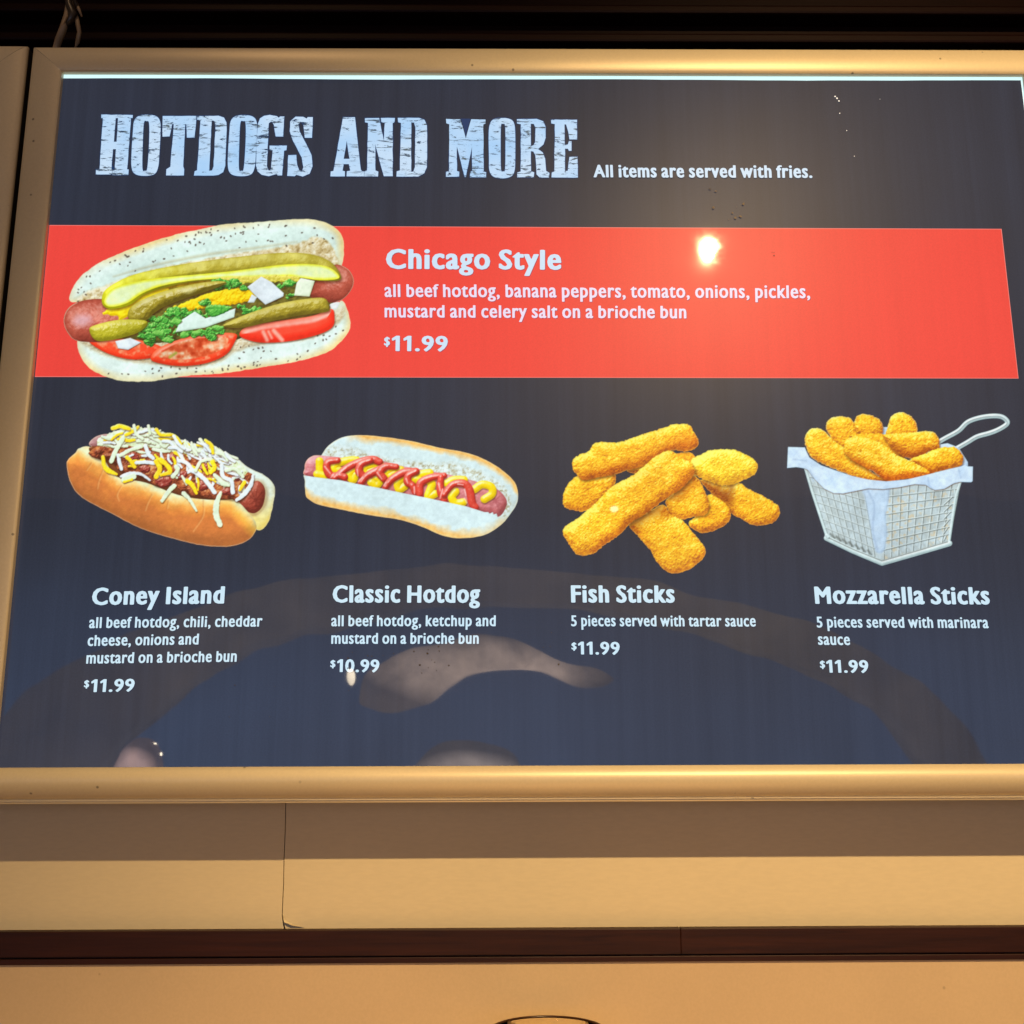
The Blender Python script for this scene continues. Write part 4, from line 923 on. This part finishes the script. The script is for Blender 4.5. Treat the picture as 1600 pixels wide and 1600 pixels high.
# faces of the basket seen through the wires
def body(X, Y, t, d):
    n = fbm(X, Y, 70, 401, 3); n2 = fbm(X, Y, 24, 402)
    c = rampc(t * .5 + n * .5 + (n2 - .5) * .35, [(0, (120, 122, 112)), (0.4, (165, 178, 178)), (0.7, (186, 204, 210)), (1, (208, 224, 232))])
    tan = np.clip((n2 - 0.52) * 5, 0, 1) * np.clip((X - 640) / 80, 0, 1) * np.clip((Y - 560) / 60, 0, 1)
    return c + (np.array([196, 182, 150]) - c) * tan[..., None] * 0.7
p.blob([(195, 450), (600, 520), (1195, 500), (1165, 640), (1125, 925), (690, 1050), (640, 1040), (335, 890)], body, R=14, pid=bas, sharp=True, amb=0.5)
lw = [(0, (150, 168, 170)), (1, (222, 236, 238))]; dk = [(0, (50, 56, 54)), (1, (84, 92, 88))]
def wire(a, b, w=3.6, k=0.9):
    p.stroke([(a[0] + 3.5, a[1] + 3), (b[0] + 3.5, b[1] + 3)], w * .9, dk, curve=False, soft=2.4, op=0.85)
    p.stroke([a, b], w, lw, curve=False, soft=2, op=k)
def lerp(a, b, t): return (a[0] + (b[0] - a[0]) * t, a[1] + (b[1] - a[1]) * t)
TLc, TM, BM, BLc = (200, 455), (590, 560), (665, 1030), (340, 890)
for i in range(9):
    t = i / 8; wire(lerp(TLc, (560, 540), t), lerp(BLc, (640, 1022), t))
for j in range(1, 8):
    t = j / 8; wire(lerp(TLc, BLc, t), lerp((575, 545), (650, 1030), t), 2.8)
TRc, BRc = (1190, 540), (1118, 925)
for i in range(10):
    t = i / 9; wire(lerp((700, 580), TRc, t), lerp((700, 1040), BRc, t))
for j in range(1, 8):
    t = j / 8; wire(lerp((690, 585), (690, 1040), t), lerp(TRc, BRc, t), 2.8)
for i in range(9):          # floor wires glimpsed at the foot
    t = i / 8; wire(lerp((700, 1000), (1090, 900), t), lerp((740, 1035), (1118, 935), t), 3)
for i in range(7):
    t = i / 6; p.stroke([lerp((360, 880), (600, 985), t), lerp((385, 905), (620, 1010), t)], 6, dk, curve=False, soft=6, op=0.7)
for i in range(6):          # right end wires
    wire((1140 - 8 * i, 640 + 50 * i), (1085, 690 + 46 * i), 3)
p.stroke([(1100, 560), (1150, 560), (1160, 640)], 4, metal, curve=False)
p.stroke([(1192, 545), (1160, 650), (1120, 925)], 8, metal, pid=bas, curve=False)
p.stroke([(198, 455), (240, 600), (335, 890)], 8, metal, pid=bas, curve=False)
p.stroke([(335, 905), (500, 985), (690, 1065), (900, 1005), (1122, 940)], 17, metal, pid=bas, curve=False, spec=0.4)
p.stroke([(335, 888), (345, 900)], 12, metal, pid=bas, curve=False)
p.stroke([(350, 905), (510, 980), (690, 1052), (900, 992), (1110, 930)], 2.5, dk, curve=False, soft=3, op=0.8)
# paper fold hanging in the front corner
p.blob([(560, 560), (720, 560), (735, 640), (715, 760), (722, 870), (705, 985), (660, 1000), (640, 960), (610, 800), (580, 650)], lambda X, Y, t, d: rampc(t + (fbm(X, Y, 50, 411) - .5) * .4, papc), R=20, bump=[(10, 60)], pid=pap, seed=5, soft=8, op=0.92)
p.stroke([(600, 600), (640, 700), (630, 850), (660, 980)], 4, [(0, (135, 160, 190)), (1, (150, 172, 200))], soft=8, op=0.6)
MC = FC
def mstick(pts, seed, shift=0.0, R=55, **k): stick(pts, 'mozzarella_stick', seed, shift, R, 0, **k)
mstick([(330, 195), (348, 150), (390, 128), (430, 124), (480, 135), (510, 165), (530, 220), (560, 280), (480, 330), (430, 330), (385, 290), (350, 240)], 51, 0.0)
mstick([(512, 160), (535, 122), (570, 112), (625, 120), (670, 145), (694, 180), (690, 235), (640, 260), (580, 260), (530, 230)], 52, -0.04)
mstick([(480, 250), (620, 235), (740, 250), (830, 330), (820, 400), (640, 380)], 58, -0.12)
mstick([(718, 240), (730, 180), (752, 125), (805, 98), (850, 112), (885, 135), (916, 190), (905, 240), (850, 262), (760, 262)], 53, 0.0)
mstick([(700, 245), (800, 235), (900, 225), (990, 222), (1035, 240), (1056, 285), (1050, 335), (980, 355), (930, 385), (860, 395), (790, 360), (730, 300)], 54, -0.03)
p.blob([(760, 310), (850, 345), (960, 330), (1050, 335), (940, 385), (860, 396), (790, 362)], [(0, (120, 45, 25)), (1, (150, 65, 30))], R=20, soft=40, op=0.85, rag=(8, 20))
mstick([(870, 405), (950, 370), (1050, 330), (1110, 322), (1165, 325), (1205, 375), (1210, 410), (1190, 445), (1120, 462), (1050, 480), (990, 495), (920, 450)], 55, -0.02)
p.blob([(900, 420), (1000, 460), (1100, 450), (1050, 480), (990, 495), (930, 460)], [(0, (150, 70, 25)), (1, (170, 85, 30))], R=20, soft=40, op=0.85, rag=(8, 20))
mstick([(195, 290), (205, 240), (235, 207), (275, 200), (320, 220), (370, 270), (440, 320), (500, 380), (570, 440), (640, 490), (720, 540), (600, 540), (500, 505), (400, 470), (300, 425), (235, 385)], 56, 0.04)
mstick([(445, 325), (452, 285), (490, 258), (545, 250), (620, 270), (700, 305), (780, 370), (860, 405), (930, 440), (1000, 490), (930, 515), (830, 528), (720, 540), (650, 490), (560, 440), (490, 400), (455, 365)], 57, 0.08, 65, shadow=26)
p.blob([(500, 410), (560, 430), (650, 470), (740, 500), (860, 500), (1000, 492), (860, 525), (720, 540), (620, 480)], [(0, (175, 70, 20)), (1, (200, 90, 25))], R=20, soft=36, op=0.85, rag=(8, 20))
p.blob([(545, 345), (555, 335), (560, 348), (550, 355)], [(0, (190, 120, 20)), (1, (200, 130, 20))], R=5, soft=4)
# paper collar folded over the rim
collar = [(88, 322), (195, 325), (205, 350), (225, 390), (300, 440), (400, 475), (500, 508), (600, 530), (716, 542), (850, 530), (1000, 494), (1100, 468), (1200, 445), (1225, 435), (1236, 446), (1272, 448), (1270, 540), (1262, 547), (1190, 545), (1150, 555), (1090, 590), (1030, 598), (1000, 585), (970, 565), (900, 560), (800, 580), (700, 592), (600, 588), (540, 600), (440, 620), (380, 618), (320, 590), (260, 530), (215, 470), (190, 458), (140, 450), (82, 456)]
p.blob(collar, lambda X, Y, t, d: rampc(t * .8 + (fbm(X, Y, 60, 421) - .5) * .5 + .1, papc), R=8, bump=[(6, 50)], amb=0.5, pid=pap, seed=9, sharp=True, shadow=8, light=(-.1, -.4, .9))
for q in ([(985, 520), (990, 560), (1010, 590)], [(230, 470), (250, 540)], [(1180, 460), (1195, 520)], [(120, 400), (200, 410)]):
    p.stroke(q, [2, 4, 2], [(0, (130, 158, 190)), (1, (145, 170, 200))], soft=7, op=0.6)
p.rim((200, 225, 232), 0.8, 0.35)
p.build('mozzarella_sticks_picture', 9)


# ------------------------------------------------------------------ grime on the sheet
rsp = random.Random(21); V = []; Fc = []
def speck(px, py, r):
    n = 6; b = len(V); a0 = rsp.uniform(0, 6)
    for k in range(n):
        a = a0 + 2 * math.pi * k / n; rr = r * rsp.uniform(.6, 1.3); V.append(P(px + rr * math.cos(a), py + rr * math.sin(a), -0.0019))
    Fc.append(tuple(range(b, b + n)))
for cx, cy, sx, sy, n in ((665, 1030, 36, 22, 13), (1112, 290, 3, 6, 2), (1210, 395, 3, 8, 3), (620, 1025, 60, 20, 4), (545, 1055, 8, 26, 6), (850, 1010, 40, 20, 4), (400, 1110, 90, 50, 4)):
    for _ in range(n): speck(cx + rsp.gauss(0, .6) * sx, cy + rsp.gauss(0, .6) * sy, abs(rsp.gauss(0.6, .35)) + .35)
sp = mesh('grime_specks', V, Fc, plain('dark_grime', (0.05, 0.04, 0.035), 0.8), mb); sp['kind'] = 'stuff'
V = []; Fc = []
for px, py, r in ((1305, 150.5, 1.1), (1307.8, 153.5, 1.2), (1311, 157.5, 1.3), (1312, 177, .8), (1323, 204, .8), (1335, 244, .7), (1375, 95 + 60, .5)): speck(px, py, r)
M_PIN = plain('lit_pinholes', (0.5, 0.5, 0.5), 0.5, 0, tuple(srgb((190, 200, 205))), 1.0)
sp = mesh('pinholes', V, Fc, M_PIN, mb); sp['kind'] = 'stuff'
V = []; Fc = []
for cx, cy, sx, sy, n in ((1130, 325, 50, 14, 4), (1150, 337, 10, 8, 4)):
    for _ in range(n): speck(cx + rsp.gauss(0, .6) * sx, cy + rsp.gauss(0, .6) * sy, abs(rsp.gauss(1.6, .8)) + .5)
sp = mesh('dust_spots', V, Fc, plain('pale_dust', (0.17, 0.145, 0.12), 0.9), mb); sp['kind'] = 'stuff'

# ------------------------------------------------------------------ taped cables above the frame
M_CAB = plain('tan_taped_cable', (0.30, 0.21, 0.12), 0.5); M_CAB2 = plain('dark_tape', (0.03, 0.022, 0.018), 0.35)
cb = empty('cable_bundle', tuple(P(105, 74, 0.03))); tag(cb, 'tan cables wrapped in dark tape hanging behind the top left frame corner', 'cables')
def ctube(pts, r, m, Y=0.02): return tube('cable', [P(a, b, Y + c) for a, b, c in pts], r, m, cb)
ctube([(86, 80, .02), (92, 62, .01), (99, 44, 0), (104, 24, .0), (108, 4, .01), (106, -30, .02)], [.0050, .0062, .0060, .0045, .0050, .005], M_CAB)
ctube([(116, 80, .02), (121, 66, .01), (124, 50, 0), (120, 30, .005), (112, 10, .005), (104, -30, .02)], [.0032, .0036, .0034, .0038, .0038, .004], M_CAB)
ctube([(100, -30, .0), (108, 8, -.002), (114, 22, -.002), (108, 36, -.002), (100, 44, .004)], [.004, .0055, .0072, .005, .002], M_CAB2)
ctube([(118, 2, .0), (123, 14, -.003), (128, 26, 0)], [.0018, .0026, .0014], M_CAB); ctube([(112, -10, .0), (120, 10, -.004), (126, 10, 0)], [.003, .003, .001], M_CAB2)
ctube([(97, 40, -.004), (103, 27, -.006), (109, 24, -.004)], [.0016, .003, .0012], M_CAB)

# ------------------------------------------------------------------ round glass lamp shade at the lower edge
YG = -0.02
c0 = P(856, 1609, YG); rad = float(P(945, 1609, YG)[0] - P(767, 1609, YG)[0]) / 2
wl = empty('wall_lamp', (c0[0], c0[1], c0[2] - 0.12)); tag(wl, 'round clear glass lamp shade with dark rim glowing at the bottom edge', 'lamp')
gm = NT('amber_clear_glass'); gm.b.inputs['Transmission Weight'].default_value = 1; gm.b.inputs['IOR'].default_value = 1.12; gm.b.inputs['Roughness'].default_value = 0.02
gm.l(gm.ramp(gm.noise(20, 2), [(0.3, (1, .93, .78)), (0.7, (1, .96, .85))]), gm.b.inputs['Base Color'])
lathe('glass_shade', [(rad * .8, -.13), (rad * .97, -.08), (rad, -.03), (rad, 0), (rad - .002, 0), (rad - .002, -.03), (rad * .97 - .002, -.08), (rad * .8 - .002, -.13)], (c0[0], c0[1], c0[2]), gm.m, wl)
rimm = plain('dark_brown_rim', (0.05, 0.018, 0.006), 0.3)
lathe('rim', [(rad + .0016 * math.cos(a), .0016 * math.sin(a)) for a in np.linspace(0, 2 * math.pi, 9)], (c0[0], c0[1], c0[2]), rimm, wl)
M_BULB = plain('glowing_warm_bulb', (1, .8, .5), .5, 0, (1.0, 0.62, 0.22), 2.2)
lathe('bulb', [(0.0005, -.012), (.010, -.014), (.020, -.022), (.027, -.036), (.026, -.05), (.016, -.07), (.012, -.09)], (c0[0] + .012, c0[1] + .0, c0[2]), M_BULB, wl, 24)
lathe('lamp_base', [(0.0005, -.13), (rad * .82, -.13), (rad * .82, -.145), (.02, -.15), (.02, -.19), (0.0005, -.19)], (c0[0], c0[1], c0[2]), rimm, wl, 32)

# ------------------------------------------------------------------ room and added glow shapes behind the camera, seen only as reflections in the clear sheet
def px_poly(name, pts, D, depth, mat, sm=True):
    q = smooth_closed(pts, 5) if sm else np.array(pts, float)
    a = M(q[:, 0], q[:, 1], D); b = a.copy(); b[:, 1] -= depth; n = len(q)
    f = [tuple(range(n)), tuple(range(n, 2 * n))[::-1]] + [(i, (i + 1) % n, n + (i + 1) % n, n + i) for i in range(n)]
    return mesh(name, np.vstack([a, b]), f, mat)
def glow(name, c, s, soft=0, soft_z=1.0):
    t = NT(name); e = t.ramp(t.noise(3.5, 4, .6), [(0.3, tuple(np.array(c) * .35)), (0.7, tuple(c))])
    if soft:      # glow painted to fade towards the edge of the added shape
        mp = t.n('Mapping'); mp.inputs['Location'].default_value = (-1.0 if soft == 1 else -1, 0, -soft_z * 1.0); mp.inputs['Scale'].default_value = (2, 0, 2)
        t.l(t.tc.outputs['Generated'], mp.inputs[0]); gr = t.n('TexGradient', gradient_type='SPHERICAL'); t.l(mp.outputs[0], gr.inputs[0])
        e = t.mix(1.0, e, t.ramp(gr.outputs['Fac'], [(0.0, (.12,) * 3), (0.45, (.8,) * 3), (1, (1, 1, 1))]), 'MULTIPLY')
    t.l(e, t.b.inputs['Emission Color'])
    t.b.inputs['Emission Strength'].default_value = s; t.b.inputs['Base Color'].default_value = (.03, .03, .03, 1); return t.m
wm = NT('blue_glow_gradient'); sep = wm.n('SeparateXYZ'); wm.l(wm.tc.outputs['Generated'], sep.inputs[0])
g = wm.ramp(sep.outputs['Z'], [(0.0, (0.34, 0.58, 1.1)), (0.3, (0.20, 0.36, 0.74)), (1.0, (0.0, 0.0, 0.0))]); wm.t.nodes[-1].color_ramp.interpolation = 'EASE'
wm.l(wm.mix(1.0, g, wm.ramp(wm.noise(0.8, 3), [(0.3, (.7,) * 3), (0.7, (1, 1, 1))]), 'MULTIPLY'), wm.b.inputs['Emission Color']); wm.b.inputs['Emission Strength'].default_value = 1.5; wm.b.inputs['Base Color'].default_value = (.01, .01, .012, 1)
win = px_poly('blue_glow_panel', [(-250, 780), (1850, 780), (1850, 1330), (-250, 1330)], 8.0, 0.05, wm.m, False)  # added glowing panel that gives the lower board its blue tint
tag(win, 'wide bluish glow panel added far behind, fading upward, seen only as reflection', 'glow panel')
arch = px_poly('ceiling_arch', [(-60, 1230), (60, 1060), (250, 970), (430, 912), (640, 885), (860, 890), (1080, 925), (1300, 990), (1470, 1090), (1560, 1230), (1500, 1230), (1380, 1110), (1180, 1010), (1000, 965), (860, 948), (700, 945), (560, 965), (430, 1000), (300, 1060), (180, 1160), (120, 1230)], 6.0, 0.3, painted('cream_arch_plaster', (.7, .62, .5), .8, 0, 0, var=0.45))
tag(arch, 'cream plaster ceiling arch behind the viewer, faint in the board reflection', 'arch')
lamp('arch_fill', 'AREA', (0.0, -3.2, 0.3), 330, (1, .84, .70), 3.0, target=(0, -6.0, 2.2))  # unseen fill added to lift the arch in the reflection
peach_mat = glow('peach_glow', (1.0, .72, .56), 9.0, 1, 1.0)
crescent = px_poly('glow_shape', [(560, 1100), (572, 1050), (640, 1015), (700, 1004), (740, 996), (790, 996), (840, 1010), (880, 1030), (935, 1045), (955, 1062), (940, 1074), (900, 1072), (850, 1048), (780, 1040), (735, 1045), (705, 1070), (680, 1090), (640, 1104), (600, 1108)], 5.0, 0.15, peach_mat)  # added glowing shape standing for a lit curved surface
tag(crescent, 'curved glowing shape added for the peach patch mirrored below the classic hot dog price', 'lamp', 'added glow shapes mirrored in the board')
b2 = px_poly('glow_shape', [(640, 1240), (660, 1185), (700, 1160), (750, 1160), (790, 1175), (808, 1200), (810, 1240)], 5.2, 0.15, glow('dim_peach_glow', (.95, .75, .65), 6.0, 1, 0.6))  # added glow for a dull mirrored patch, not a known lamp
tag(b2, 'dimmer glowing shape added for the patch mirrored at the foot of the board centre', 'lamp', 'added glow shapes mirrored in the board')
b3 = px_poly('glow_shape', [(165, 1240), (180, 1190), (200, 1165), (222, 1150), (236, 1170), (242, 1205), (238, 1240)], 5.2, 0.15, glow('pink_glow', (1.0, .64, .55), 11.0, 1, 0.6))  # added glow for a pinkish mirrored patch, source unknown
tag(b3, 'small pinkish glowing shape added for the patch mirrored at the lower left of the board', 'lamp', 'added glow shapes mirrored in the board')
hot = glow('bare_bulb_glow', (1.0, .86, .66), 60)
def bulb(px, py, D, r, st, lab, hgt=1.0, m=None):
    c = M(px, py, D)
    o = lathe('ceiling_bulb', [(r * math.sin(a) + 1e-4, -r * hgt * math.cos(a)) for a in np.linspace(0, math.pi, 9)], tuple(c), m or glow('bulb_glow', (1.0, .84, .62), st), None, 16)
    return tag(o, lab, 'light bulb', 'bulbs mirrored in the board')
bulb(1107, 391, 2.70, 0.034, 34, 'brightest round ceiling bulb, mirrored on the red band')
bulb(965, 793, 4.5, 0.015, 22, 'small warm bulb mirrored on the largest fish stick')
bulb(545, 1062, 4.0, 0.017, 26, 'bulb stretched tall for its smeared streak mirrored beside the 10.99 price', 2.6)  # bulb stretched so its reflection gives the smeared streak
bulb(242, 1161.5, 4.6, 0.007, 60, 'upper of two tiny bulbs mirrored at lower left', 0.8)
bulb(250, 1182, 4.6, 0.007, 60, 'lower of two tiny bulbs mirrored at lower left', 1.6)
